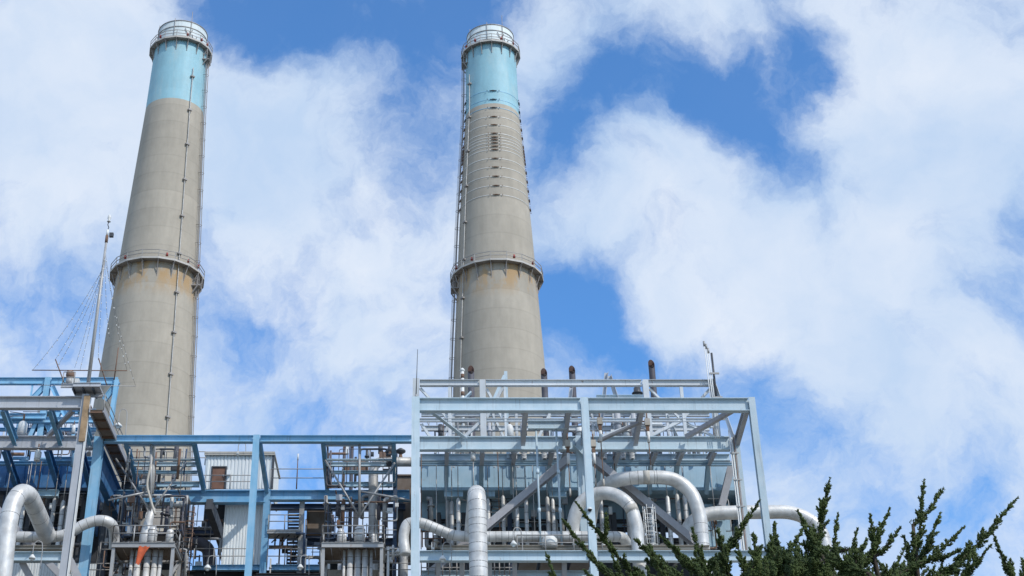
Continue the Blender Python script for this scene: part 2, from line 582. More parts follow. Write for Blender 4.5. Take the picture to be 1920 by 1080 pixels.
# ------------------------------------------------------------------ chimneys
def chimney(px, py, D, prof, cap_y, top_y, blue_y, mid_y, hw_top, hw_mid, ladder_az, conduit_az, label, bands=None, lamp_side=1):
    axis = P(px, py, D)
    ax, ay = axis.x, D
    t = thing('chimney', (ax, ay, 0), label, 'chimney', 'tall concrete chimneys')
    pts = sorted((ZP(y, D), hw * MPX(y, D)) for y, hw in prof)
    slope = (pts[0][1] - pts[1][1]) / (pts[1][0] - pts[0][0])
    pts = [(0.0, pts[0][1] + slope * pts[0][0])] + pts
    def rad(z):
        for (z0, r0), (z1, r1) in zip(pts, pts[1:]):
            if z <= z1:
                return r0 + (r1 - r0) * (z - z0) / (z1 - z0)
        return pts[-1][1]
    c = (ax, ay)
    zb, zt, zm, zc = ZP(blue_y, D), ZP(top_y, D), ZP(mid_y, D), ZP(cap_y, D)
    stain = concrete('chimney_concrete', (.43, .390, .326), stain_z=zm)
    blue = concrete('chimney_blue_paint', (.29, .53, .62), painted=True)
    zs = [i * zb / 40 for i in range(41)]
    part('shaft', G().rev([(rad(z), z) for z in zs], c, 72), stain, t)
    zs = [zb + i * (zt + .2 - zb) / 10 for i in range(11)]
    part('painted_band', G().rev([(rad(z) + (.006 if i else 0), z) for i, z in enumerate(zs)] + [(.5, zt + .2)], c, 72), blue, t)
    # steel liner cap
    rc = rad(zt) * .93
    cap = part('cap', G().rev([(rc, zt + .2), (rc, zc - .15), (rc - .15, zc), (rc - .5, zc), (rc - .5, zc - 1)], c, 64), 'cap', t)
    for z in (zc - .1, zc - 1.25, zt + .9):
        part('stiffening_ring', G().rev([(rc + .002, z - .07), (rc + .09, z - .05), (rc + .09, z + .05), (rc + .002, z + .07)], c, 64, True, False), 'rail', cap)
    for az in (R(-62), R(-100), R(-150)):
        p = Vector((ax + math.cos(az) * (rc + .1), ay + math.sin(az) * (rc + .1), 0))
        part('lightning_rod', G().tube([p + Vector((0, 0, zt + .3)), p + Vector((0, 0, zc + 1.6 * (az == R(-62)) + .3))], .045, 6), 'gallery', cap)
    for za, zbm in ((R(-75), R(-58)), (R(-58), R(-45))):
        q = []
        for k in range(7):
            a = za + (zbm - za) * k / 6
            q.append((ax + math.cos(a) * (rc + .12), ay + math.sin(a) * (rc + .12), zc - 1.6 - 1.1 * math.sin(math.pi * k / 6) - (.9 if za == R(-58) else 0)))
        part('hanging_cable', G().tube(q, .05, 6), 'dark', cap)

    def gallery(zf, r0, r1, n, hb, hrail, name):
        gl = part(name, G().rev([(r0 + .03, zf - .09), (r1, zf - .09), (r1, zf + .05), (r0 + .03, zf + .05)], c, n, True, False), 'gallery', t)
        for h in (hrail, hrail * .55):
            part('rail', G().rev([(r1 - .05, zf + h - .035), (r1 + .03, zf + h - .035), (r1 + .03, zf + h + .04), (r1 - .05, zf + h + .04)], c, n, True, False), 'rail', gl)
        part('toe_board', G().rev([(r1 + .004, zf - .14), (r1 + .06, zf - .14), (r1 + .06, zf + .14), (r1 + .004, zf + .14)], c, n, True, False), 'toe', gl)
        for k in range(n):
            a = 2 * math.pi * k / n
            e = Vector((math.cos(a), math.sin(a), 0))
            o0 = Vector((ax, ay, 0))
            part('post', G().bar(o0 + e * (r1 - .01) + Vector((0, 0, zf + .06)), o0 + e * (r1 - .01) + Vector((0, 0, zf + hrail)), .09, .09), 'rail', gl)
            b = G()
            b.bar(o0 + e * (r0 + .02) + Vector((0, 0, zf - .2)), o0 + e * (r1 - .04) + Vector((0, 0, zf - .2)), .12, .2)
            b.bar(o0 + e * (r0 + .02) + Vector((0, 0, zf - hb)), o0 + e * (r1 - .25) + Vector((0, 0, zf - .3)), .09, .13)
            b.bar(o0 + e * (r0 + .08) + Vector((0, 0, zf - hb - .1)), o0 + e * (r0 + .08) + Vector((0, 0, zf - .3)), .1, .12)
            part('bracket', b, 'gallery', gl)
        # landing hung below the floor where the ladder comes through
        e = Vector((math.cos(ladder_az), math.sin(ladder_az), 0))
        s = Vector((-e.y, e.x, 0))
        q = Vector((ax, ay, 0)) + e * (r1 - .9)
        ld = G()
        ld.box(q + Vector((0, 0, zf - 2.1)), (1.9, 1.9, .12))
        for i in (-1, 1):
            for j in (-1, 1):
                ld.bar(q + s * i * .8 + e * j * .8 + Vector((0, 0, zf - 2.05)), q + s * i * .8 + e * j * .8 + Vector((0, 0, zf - .15)), .09, .09)
            ld.bar(q + s * i * .82 + e * -.8 + Vector((0, 0, zf - 1.1)), q + s * i * .82 + e * .8 + Vector((0, 0, zf - 1.1)), .06, .06)
            ld.bar(q + s * i * .8 + e * .8 + Vector((0, 0, zf - 2.2)), q + s * i * .6 - e * .6 + Vector((0, 0, zf - 4.1)), .1, .16)
        part('landing', ld, 'gallery', gl)
        lp = q + e * .2 + s * .3 + Vector((0, 0, zf + hrail))
        lm = part('lamp', G().tube([lp, lp + Vector((0, 0, .5))], [.22, .16], 8), 'red', gl)
        for a in (R(-70), R(-125), R(-40)):
            e2 = Vector((math.cos(a), math.sin(a), 0))
            lp = Vector((ax, ay, zf + .5)) + e2 * (r1 - .2)
            part('lamp', G().tube([lp, lp + Vector((0, 0, .45))], [.2, .14], 8), 'red', gl)
        return gl
    gallery(zt, rad(zt), hw_top * MPX(top_y, D), 16, 1.9, 1.25, 'top_gallery')
    gallery(zm, rad(zm), hw_mid * MPX(mid_y, D), 18, 2.4, 1.25, 'middle_gallery')

    # caged ladder up the side
    e = Vector((math.cos(ladder_az), math.sin(ladder_az), 0))
    s = Vector((-e.y, e.x, 0))
    o0 = Vector((ax, ay, 0))
    def on(z, out, side=0):
        return o0 + e * (rad(z) + out) + s * side + Vector((0, 0, z))
    zz = [2 + i * (zt - 4) / 24 for i in range(25)]
    lad = part('ladder', G().tube([on(z, .35, .25) for z in zz], .045, 6).tube([on(z, .35, -.25) for z in zz], .045, 6), 'gallery', t)
    for k in (-.4, 0, .4):
        part('cage_bar', G().tube([on(z, .72 - abs(k) * .5, k * .8) for z in zz], .03, 5), 'gallery', lad)
    z = ZP(830, D)
    while z < zt - 2:
        h = G().tube([on(z, .02, .32), on(z, .5, .34), on(z, .73, .15), on(z, .73, -.15), on(z, .5, -.34), on(z, .02, -.32)], .035, 5)
        part('cage_hoop', h, 'gallery', lad)
        z += 3.0
    # conduit with its clamps
    e = Vector((math.cos(conduit_az), math.sin(conduit_az), 0))
    s = Vector((-e.y, e.x, 0))
    zz = [2 + i * (zt - 7) / 24 for i in range(25)]
    cd = part('conduit', G().tube([on(z, .2) for z in zz], .07, 8), 'alu_old', t)
    z = ZP(812, D)
    while z < zt - 5:
        part('clamp', G().bar(on(z, 0, -.32), on(z, 0, .32), .8, .22, up=(0, 0, 1)), 'gallery', cd)
        z += 6.3
    # steel hoops round the shaft with turnbuckles
    for y in (bands or []):
        z = ZP(y, D - 4.3)
        r = rad(z)
        bn = part('tension_band', G().rev([(r + .004, z - .05), (r + .045, z - .035), (r + .04, z + .035), (r + .004, z + .05)], c, 72, True, False), 'sky_blue' if y < 215 else 'white', t)
        for a in (R(-90), R(-8), R(-172), R(90)):
            e2 = Vector((math.cos(a), math.sin(a), 0))
            s2 = Vector((-e2.y, e2.x, 0))
            q = o0 + e2 * (r + .12) + Vector((0, 0, z))
            b = G().bar(q - s2 * .55, q + s2 * .55, .12, .05)
            b.bar(q - s2 * .2, q + s2 * .2, .18, .11)
            b.bar(q - s2 * .98, q - s2 * .86, .11, .11)
            b.bar(q + s2 * .86, q + s2 * .98, .11, .11)
            part('turnbuckle', b, 'rust' if y > 215 else 'dark', bn)
    return t

chimney(277, 690, 196, [(90, 48.5), (214, 54), (420, 68), (590, 79.5), (642, 84), (690, 86.5), (815, 95.5)], 65, 103, 214, 524, 58.5, 88,
        R(-14), R(-51), 'left concrete chimney with blue top and ladder up its right side')
chimney(936, 687, 198, [(95, 46.5), (218, 50), (420, 67), (500, 72.5), (687, 85.5), (760, 89)], 71, 108, 222, 527, 55, 87,
        R(-170), R(-146), 'right concrete chimney with blue top and steel hoops round its upper half',
        bands=[169, 185.5, 201.5, 219, 235, 251.5, 259, 264, 270, 276.7, 283.4, 300.4, 317.5, 335.3, 353.4, 371])

# ------------------------------------------------------------------ right-hand unit: pale blue steel frame
def member(parent, name, g, mat='pale'):
    return part(name, g, mat, parent)

rf = thing('steel_frame', (P(1095, 760, YB).x, YB, 0), 'pale blue open steel frame over the right-hand boiler, in front of right chimney', 'steel frame', 'steel frames')
# front row
gd = member(rf, 'girder', hbeam(786, 1088, 748, 772, YA, .5))
member(rf, 'girder', hbeam(1102, 1403, 748, 772, YA, .5))
for px, py, w_ in ((779.5, 746, 15), (1095, 747, 14), (1408, 747, 12)):
    member(rf, 'column', vcol(px, py, YA, w_))
member(rf, 'girder', hbeam(787, 1103, 1034, 1053, YA, .5))
member(rf, 'girder', hbeam(1121, 1436, 1034, 1053, YA, .5))
# second row
member(rf, 'girder', hbeam(786, 1078, 820, 845, YB, .5))
member(rf, 'girder', hbeam(1094, 1368, 820, 845, YB, .5))
for px, py, w_ in ((779.8, 846, 14), (1086, 819, 15), (1377, 819, 14)):
    member(rf, 'column', vcol(px, py, YB, w_))
# third row on the casing
member(rf, 'beam', hbeam(788, 1368, 853, 865, YC, .45))
member(rf, 'beam', hbeam(788, 1372, 868, 873, YC - .3, .2), 'casing')
# beams running back between the rows
ztop1, ztop2 = ZP(761, YA), ZP(833, YB)
ztop3 = ZP(860, YC)
for px in (986, 1066, 1102, 1203, 1400):
    x = XZ(px, YA, ztop1)
    member(rf, 'cross_beam', G().beam((x, YA + .12, ztop1 - .12), (x, YB - .12, ztop2 + .1), .62, .32), 'grey')
for px in (838, 905, 965, 1035, 1062, 1130, 1160, 1230, 1280, 1340):
    x = XZ(px, YB, ztop2)
    member(rf, 'cross_beam', G().beam((x, YB + .14, ztop2 - .3), (x, YC - .1, ztop3 - .35), .6, .3), 'grey')
    member(rf, 'knee_brace', G().beam((x, YC - .2, ztop3 - .5), (x, YW - .1, ztop3 - 1.9), .5, .3), 'casing')
# short lintel between two cross beams, and plan bracing
member(rf, 'beam', hbeam(990, 1062, 790, 805, 102.3, .35))
for a, b, m_ in (((812, 772, YA + .3), (873, 819, YB - .3), 'pale'), ((1373, 770, YA + .3), (1287, 819, YB - .3), 'brace'),
                 ((1120, 826, YA + 3.4), (1200, 790, YA + 1.5), 'brace')):
    member(rf, 'plan_brace', G().angle(P(*a), P(*b), .3), m_)
# big chevron braces below the second row
for a, b in (((1064, 862, YB - .5), (780, 1098, YB - .5)), ((1112, 862, YB - .5), (1318, 1030, YB - .5))):
    member(rf, 'brace', G().beam(P(*a), P(*b), .78, .5, up=(0, 1, 0)), 'brace')
member(rf, 'gusset_plate', G().bar(P(1074, 838, YB - .1), P(1100, 866, YB - .1), .06, 1.1, up=(0, 1, 0)))
# upper light frame standing on the second row
uw = []
member(rf, 'top_rail', hbeam(787, 898, 713, 724, YB, .35), 'pale_rusty')
member(rf, 'top_rail', hbeam(911, 1203, 713, 724, YB, .35), 'pale_rusty')
member(rf, 'top_rail', hbeam(1216, 1332, 713, 724, YB, .35), 'pale_rusty')
z2t = ZP(819.5, YB)
for px, py, w_ in ((780, 711, 12), (904.5, 713, 11), (1209.5, 713, 11), (1335, 712, 9)):
    member(rf, 'upright', vcol(px, py, YB, w_, to=z2t, dep=.35), 'pale_rusty')
for px, py, w_ in ((843, 725, 6), (1277, 725, 6), (946, 725, 4)):
    member(rf, 'upright', vcol(px, py, YB, w_, to=z2t, dep=.18), 'pale_rusty')
for x0, x1 in ((786, 899), (911, 1204), (1216, 1340)):
    member(rf, 'side_rail', hbeam(x0, x1, 785, 791, YB, .22), 'pale_rusty')
for a, b in (((788, 727), (838, 783)), ((1218, 728), (1275, 784)), ((1281, 784), (1332, 728)), ((1281, 790), (1340, 818)), ((1275, 790), (1218, 818)),
             ((790, 794), (806, 818)), ((899, 793), (872, 818)), ((912, 728), (942, 783)), ((942, 728), (912, 783)), ((1204, 792), (1130, 818))):
    member(rf, 'brace', G().angle(P(*a, YB + .05), P(*b, YB + .05), .22), 'pale_rusty')
# sloping stay at the right-hand end
member(rf, 'stay', G().angle(P(1338, 716, YB), P(1374, 818, YB - 1.0), .22), 'pale_rusty')
# back row of the light frame
for x0, x1, y0, y1 in ((790, 1330, 775, 781), (790, 1330, 799, 808)):
    member(rf, 'back_rail', hbeam(x0, x1, y0, y1, YC + 1.5, .25), 'pale_rusty')
for px in (850, 925, 968, 1030, 1110, 1150, 1185, 1250):
    member(rf, 'upright', vcol(px, 776, YC + 1.5, 5, to=ZP(862, YC), dep=.2), 'pale_rusty')
for i, px in enumerate((850, 925, 1030, 1110, 1185, 1250)):
    member(rf, 'brace', G().angle(P(px, 778, YC + 1.4), P(px + (34 if i % 2 else -34), 850, YC + 1.4), .2), 'pale_rusty')
# posts rising above the top rail
member(rf, 'upright', vcol(948, 697, YC, 6, to=ztop3, dep=.25), 'pale')
member(rf, 'brace', G().angle(P(946, 705, YC), P(926, 750, YC), .25), 'pale')
for a, b in (((1137, 698), (1127, 800)), ((1143, 704), (1160, 760)), ((1071, 726), (1064, 800))):
    member(rf, 'upright', G().angle(P(*a, YC), P(*b, YC), .28), 'grey')
member(rf, 'side_rail', hbeam(1118, 1205, 741, 744, YC, .2), 'pale')
member(rf, 'side_rail', hbeam(1118, 1205, 746, 748, YC, .2), 'pale')
# lower deck of the front
member(rf, 'edge_beam', hbeam(826, 1330, 1024, 1032, YA + 1.4, .5), 'beige')
member(rf, 'beam', hbeam(790, 1110, 1071, 1084, YA + 2, .4), 'pale')
for px in (822, 866, 918, 965, 1058):
    p = P(px, 1054, YA + .6)
    member(rf, 'hanger_strut', G().beam(p, p + Vector((0, 1.2, -1.6)), .45, .3), 'grey')
for x0, x1 in ((972, 1005), (1068, 1104), (1012, 1060)):
    a, b = P(x0, 1066, YA + 3), P(x1, 1066, YA + 3)
    member(rf, 'soffit_panel', G().bar(a, b, 3.5, .1, up=(0, 0, 1)), 'deck')

# casing of the right-hand boiler
rc_ = thing('boiler_casing', (P(1090, 900, YW).x, YW, 0), 'pale blue ribbed boiler casing inside the right-hand steel frame', 'boiler casing', 'boiler casings')
xs = [788 + i * 49.3 for i in range(13)]
za, zb_, zc_ = ZP(874, YW), ZP(919, YW), ZP(962, YW)
for x0, x1 in zip(xs, xs[1:]):
    a, b = XZ(x0, YW, za), XZ(x1, YW, za)
    j = rnd.uniform(-.03, .03)
    part('panel', G().box(((a + b) / 2, YW + .3 + j, (za + zb_) / 2), (b - a - .03, .5, za - zb_)), 'casing', rc_)
    part('panel', G().box(((a + b) / 2, YW + 2.6 + j, (zc_ + zb_) / 2 - .3), (b - a - .03, .5, zb_ - zc_ + .4)), M['casing'], rc_)
    part('stiffener', G().bar((a, YW + .02, za - .1), (a, YW + .02, zb_ + .25), .07, .14), 'casing', rc_)
xa, xb = XZ(788, YW, za), XZ(1384, YW, za)
part('ledge', G().box(((xa + xb) / 2, YW + 1.0, zb_ - .02), (xb - xa, 2.7, .24)), 'casing', rc_)
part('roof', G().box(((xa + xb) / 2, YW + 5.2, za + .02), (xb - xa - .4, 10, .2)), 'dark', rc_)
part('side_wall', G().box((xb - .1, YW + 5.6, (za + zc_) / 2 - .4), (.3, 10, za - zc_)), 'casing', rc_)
part('back_wall', G().box(((xa + xb) / 2, YW + 6, zc_ / 2), (xb - xa - 1, .4, zc_)), 'dark', rc_)  # dark sheet colours in the shaded void behind the pipes
part('lower_wall', G().box(((xa + xb) / 2, YW + 2.2, ZP(1100, YW) / 2), (xb - xa - 1.2, .5, ZP(1100, YW))), 'sheet', rc_)
for y0 in (975, 990, 1016):
    part('cross_member', hbeam(800, 1375, y0, y0 + 5, YW + 2.2, .4), 'dark', rc_)
for px in (822, 870, 905, 955, 1000, 1078, 1150, 1200, 1240, 1300, 1345):
    part('inner_post', vcol(px, 962, YW + 1.8, 9, to=ZP(1100, YW + 1.8), dep=.3), 'dark' if rnd.random() < .6 else 'navy', rc_)
for x0, x1 in ((1138, 1200), (833, 868), (912, 928), (1030, 1062)):
    part('hanger_lintel', hbeam(x0, x1, 921, 933, YW - .8, .5), 'casing', rc_)
# sloped hopper edge on the right
part('sloped_edge', G().beam(P(1372, 870, YW - 1.2), P(1352, 952, YW - 1.2), .9, .5), 'brace', rc_)
part('grille', G().box(P(1340, 985, YW + 1), (2.4, .1, 3.2)), 'casing', rc_)

# ------------------------------------------------------------------ pipes
def ring(pp, d, r, wd):
    return G().tube([pp - d * wd / 2, pp + d * wd / 2], r, 18, True)

def big_pipe(name, pts, r, label, mat='alu', bands=(), n=20, seg=10, group=None, clamp=()):
    """insulated pipe through pixel bearings with a distance each; bands as fractions of its length"""
    path = spline([p if isinstance(p, Vector) else P(*p) for p in pts], seg)
    b = min(path, key=lambda q: q.z)
    t = thing(name, b, label, 'pipe', group)
    part('pipe_run', G().tube(path, r, n), mat, t)
    cum = [0]
    for a, c in zip(path, path[1:]):
        cum.append(cum[-1] + (c - a).length)
    rr = r if isinstance(r, float) else None
    def at(f):
        s = f * cum[-1]
        for i in range(len(path) - 1):
            if cum[i + 1] >= s:
                k = (s - cum[i]) / max(1e-6, cum[i + 1] - cum[i])
                q = path[i].lerp(path[i + 1], k)
                a, c = path[max(0, i - 1)], path[min(len(path) - 1, i + 2)]
                ra = r if not isinstance(r, list) else r[i] + (r[i + 1] - r[i]) * k
                return q, (path[i + 1] - path[i]).normalized(), ra
    for f in bands:
        q, d, ra = at(f + rnd.uniform(-.0022, .0022))
        part('band', ring(q, d, ra * 1.012, .028), 'seam', t)
    for f in clamp:
        q, d, ra = at(f)
        part('pipe_clamp', ring(q, d, ra * 1.02, .42), 'beige', t)
    return t

def fr(a, b, n):
    return [a + (b - a) * i / (n - 1) for i in range(n)]

p0 = P(896, 1000, 97.2)
big_pipe('insulated_pipe', [ground_z(p0), ground_z(p0, p0.z - 6), p0, P(895, 950, 97.2), P(894, 931, 97.5), P(893, 927, 98.4), P(892, 940, 100.2), P(889, 975, 102), P(886, 1010, 103)], .60,
         'thick silver pipe rising upright in front of the pale blue girder', bands=fr(.55, .895, 28), group='large silver pipes')
big_pipe('insulated_pipe', [P(760, 1040, 102.6), P(757, 1005, 102.6), P(765, 982, 102.6), P(790, 981, 102.6), P(815, 990, 102.6), P(845, 1002, 102.6), P(875, 1006, 102.6), P(960, 1006, 102.6), P(1060, 1006, 102.6), P(1140, 1006, 102.6), P(1166, 1008, 103.2), P(1176, 1020, 104.4)], .36,
         'long level silver pipe crossing behind the upright silver pipe', bands=fr(.12, .3, 9) + fr(.34, .9, 26), group='large silver pipes')
p0 = P(1196, 1020, 101.2)
big_pipe('insulated_pipe', [ground_z(p0), ground_z(p0, p0.z - 5), p0, P(1193, 985, 101.2), P(1180, 948, 101.3), P(1150, 927, 101.6), P(1115, 927, 102), P(1088, 945, 102.3), P(1076, 975, 102.6), P(1073, 1010, 103)], .45,
         'lower arched silver pipe just right of the middle pale blue column', bands=fr(.62, .75, 10) + [.845, .856], clamp=(.85,), group='large silver pipes')
p0 = P(1316, 1010, 102.6)
big_pipe('insulated_pipe', [ground_z(p0), ground_z(p0, p0.z - 5), p0, P(1312, 970, 102.6), P(1296, 925, 102.6), P(1262, 899, 102.6), P(1215, 895, 102.6), P(1165, 899, 103), P(1130, 914, 104.5), P(1112, 945, 106.5), P(1106, 980, 108)], .48,
         'higher arched silver pipe hanging by a rusty rod, right of the lower arch', bands=fr(.63, .735, 9) + fr(.835, .87, 6), clamp=(.85,), group='large silver pipes')
p0 = P(1548, 1030, 108.5)
big_pipe('insulated_pipe', [P(1285, 1000, 108.5), P(1300, 978, 108.5), P(1330, 964, 108.5), P(1380, 961, 108.5), P(1440, 960, 108.5), P(1480, 961, 108.5), P(1512, 972, 108.5), P(1535, 992, 108.5), p0, ground_z(p0, p0.z - 6), ground_z(p0)], .50,
         'level silver pipe leaving the frame to the right and bending down', 'alu', bands=fr(.2, .28, 6), group='large silver pipes')
p0 = P(4, 1080, 96.5)
big_pipe('insulated_pipe', [ground_z(p0), ground_z(p0, p0.z - 6), p0, P(13, 1000, 96.5), P(23, 950, 96.7), P(38, 926, 97.2), P(54, 930, 98.2), P(66, 953, 99.8), P(80, 985, 101.8), P(90, 1008, 103)], .60,
         'thick silver pipe arching up and back at the far left', bands=fr(.5, .72, 12) + fr(.82, .95, 5), group='large silver pipes')
big_pipe('insulated_pipe', [P(20, 1006, 103), P(60, 1007, 103), P(105, 1006, 103), P(130, 999, 103), P(155, 985, 103), P(178, 977, 103), P(198, 977, 103), P(211, 986, 103.6), P(214, 1004, 104.6), P(214, 1030, 105)], .37,
         'silver pipe bending over behind the blue column at left', bands=fr(.05, .75, 13), group='large silver pipes')
p0 = P(701, 1030, 110)
big_pipe('insulated_pipe', [ground_z(p0, p0.z - 3), p0, P(700, 960, 110), P(700, 900, 110), P(701, 878, 110), P(708, 868, 110), P(726, 866, 110), P(745, 866, 110), P(772, 866, 110.4), P(800, 866, 111)], .36,
         'grey upright pipe with a square bend left of the pale blue frame', 'alu_old', bands=fr(.1, .62, 8) + fr(.7, .95, 5), group='large silver pipes')
big_pipe('insulated_pipe', [P(392, 1090, 117), P(392, 1045, 117), P(388, 1028, 117), P(372, 1020, 117), P(340, 1020, 117), P(318, 1020, 117)], .5,
         'shade-darkened grey elbow pipe low beside the white sheet-metal wall', 'vent', bands=fr(.1, .8, 5), group='large silver pipes')  # dark vent colour puts the shadow on this pipe

# slender upright risers
def riser(px, y0, y1, wpx, Y, rod_y, label, mat='alu'):
    a, b = P(px, y0, Y), P(px, y0, Y)
    b = Vector((a.x, a.y, ZP(y1, Y)))
    r = wpx * MPX(y0, Y) / 2
    t = thing('riser_pipe', b, label, 'pipe', 'slender upright pipes')
    part('pipe_run', G().tube([b, b + Vector((0, 0, .3)), a - Vector((0, 0, .25)), a - Vector((0, 0, .1)), a], [r, r, r, r * .8, r * .35], 12), mat, t)
    for k in range(1, 4):
        part('band', ring(b.lerp(a, k / 4.3), Vector((0, 0, 1)), r * 1.03, .04), 'seam', t)
    if rod_y:
        part('hanger_rod', G().tube([a - Vector((0, 0, .05)), Vector((a.x, a.y, ZP(rod_y, Y)))], .035, 6), 'galv', t)
    return t
rs = [(847, 940, 1026, 9, YW - 1.0), (859, 934, 1024, 8.5, YW - 1.2), (915, 935, 1024, 8, YW - 1.2), (943, 929, 1024, 7.5, YW - 1.2), (969, 948, 1026, 7.5, YW - 1.2),
      (986, 934, 1026, 7.5, YW - 1.2), (1026, 931, 1026, 8, YW - 1.2), (1036, 935, 1026, 7.5, YW - 1.0), (1126, 935, 1030, 8, YW - 1.2), (1176, 940, 1030, 8, YW - 1.2),
      (1217, 933, 1030, 8, YW - 1.2), (1251, 930, 1030, 8.5, YW - 1.2), (1269, 926, 1030, 8.5, YW - 1.2), (1283, 927, 1030, 8.5, YW - 1.0)]
for i, (px, y0, y1, w_, Y) in enumerate(rs):
    riser(px, y0, y1, w_, Y, 872, ORD[i] + ' slender upright silver pipe from the left below the pale blue casing', 'alu' if i % 3 else 'alu_old')
for i, (px, y0, y1, w_, Y) in enumerate([(44, 950, 1030, 8, YW - 1.5), (103, 934, 1022, 8, YW - 1.5), (119, 938, 1030, 9, YW - 1.3), (127, 948, 1030, 8, YW - 1.0), (141, 975, 1075, 8, YW - 2)]):
    riser(px, y0, y1, w_, Y, 872, ORD[i] + ' slender upright pipe from the left below the deep blue casing', 'alu_old' if i % 2 else 'alu')

# dark vent pipes open at the top
def vent(px, y0, y1, wpx, Y, label, lean=0.0):
    a = P(px, y0, Y)
    b = Vector((a.x, Y, ZP(y1, Y)))
    r = wpx * MPX(y0, Y) / 2
    t = thing('vent_pipe', b, label, 'vent pipe', 'dark vent pipes')
    g = G().tube([b, a - Vector((0, 0, .1))], r, 16, False)
    # slanted mouth, cut towards the viewer
    n = 16
    k0 = len(g.v)
    up = [Vector((a.x + r * math.cos(2 * math.pi * k / n), Y + r * math.sin(2 * math.pi * k / n), a.z - .1)) for k in range(n)]
    part('pipe_run', g, 'vent', t)
    m = G()
    for rr_, dz in ((r, 0), (r * .88, 0)):
        for k in range(n):
            c_, s_ = math.cos(2 * math.pi * k / n), math.sin(2 * math.pi * k / n)
            m.v.append(Vector((a.x + rr_ * c_, Y + rr_ * s_, a.z - .1)))
            m.v.append(Vector((a.x + rr_ * c_, Y + rr_ * s_, a.z + .12 + s_ * r * 1.9)))
    for k in range(n):
        q = (k + 1) % n
        m.face((2 * k, 2 * q, 2 * q + 1, 2 * k + 1), True)
        m.face((2 * n + 2 * k + 1, 2 * n + 2 * q + 1, 2 * n + 2 * q, 2 * n + 2 * k), True)
        m.face((2 * k + 1, 2 * q + 1, 2 * n + 2 * q + 1, 2 * n + 2 * k + 1))
    part('mouth', m, 'rust_dark', t, 'rusty slanted mouth')
    part('foot_flange', G().tube([b, b + Vector((0, 0, .12))], r * 1.5, 12), 'dark', t)
vent(883, 696, 862, 12, 113, 'leftmost dark vent pipe with rusty mouth before the right chimney')
vent(1020, 701, 862, 12, 113, 'dark vent pipe with rusty mouth at the chimney’s right edge')
vent(1072.5, 696, 862, 12, 113, 'dark vent pipe with rusty mouth just right of the chimney against sky')
vent(1221.5, 685, 862, 12, 113, 'tallest dark vent pipe with rusty mouth, farthest right')
vent(660, 838, 1015, 7, 114, 'tall black vent pipe behind the right middle bay, right one of a pair')
vent(646, 842, 1015, 6, 115, 'tall black vent pipe behind the right middle bay, left one of a pair')
vent(332, 832, 985, 9, 116, 'black vent pipe behind the left middle bay')
g = G()
a = P(867, 697, 112)
t = thing('flue_pipe', ground_z(a, ZP(862, 112)), 'thin white rust-banded flue left of the leftmost dark vent pipe', 'flue pipe')
part('pipe_run', G().tube([ground_z(a, ZP(862, 112)), a], .13, 10), 'white', t)
for y in (705, 722, 738, 752, 790):
    z = ZP(y, 112)
    part('rust_band', G().tube([(a.x, 112, z - .2), (a.x, 112, z + .15)], .145, 10), 'rust', t)
part('cowl', G().tube([a, a + Vector((0, 0, .12)), a + Vector((0, 0, .3))], [.13, .22, .08], 10), 'white', t)

# white spring cans hanging from the girders
def can(px, y0, y1, wpx, Y, label, tail=None):
    a, b = P(px, y0, Y), None
    b = Vector((a.x, Y, ZP(y1, Y)))
    r = wpx * MPX(y0, Y) / 2
    h = a.z - b.z
    t = thing('spring_can', b, label, 'spring hanger', 'white spring cans')
    part('body', G().tube([b, b + Vector((0, 0, h * .75)), b + Vector((0, 0, h * .92)), a], [r, r, r * .72, r * .4], 16), 'white', t)
    part('band', G().tube([b + Vector((0, 0, h * .12)), b + Vector((0, 0, h * .18))], r * 1.03, 16), 'galv', t)
    part('eye_bolt', G().tube([a, a + Vector((0, 0, h * .5))], r * .22, 8), 'rust', t)
    if tail:
        part('hanger_rod', G().tube([b, Vector((a.x, Y, ZP(tail, Y)))], .035, 6), 'galv', t)
can(955, 796, 823, 15, YB + 1.2, 'large white spring can above the second pale blue girder')
can(887, 849, 863, 9.5, YB + .2, 'small white spring can hanging under the second pale blue girder', 918)
can(44, 790, 818, 18, YB + 1.2, 'large white spring can above the second grey girder at far left')
can(72, 843, 864, 11.5, YB - .2, 'white spring can hanging under the second grey girder at far left', 905)
can(139, 797, 813, 7, YB + 1, 'small white spring can beside the timber-clad column')

# rows of coil springs on the third row beam
for i, px in enumerate((965, 983, 1021, 1041, 1134, 1169, 1186)):
    p = P(px, 865, YC - .45)
    p.z = ZP(862, YC - .45) + .05
    t = thing('coil_spring_unit', p, ORD[i] + ' cream coil spring from the left under the second pale blue girder', 'spring', 'cream coil springs')
    w_ = .26
    for k in range(5):
        part('coil', G().tube([p + Vector((0, 0, k * .115)), p + Vector((0, 0, k * .115 + .07))], w_ * .75, 10), 'white', t)
    part('core', G().tube([p, p + Vector((0, 0, .56))], w_ * .5, 8), 'dark', t)
    part('top_plate', G().box(p + Vector((0, 0, .6)), (w_ * 1.9, w_ * 1.9, .06)), 'galv', t)

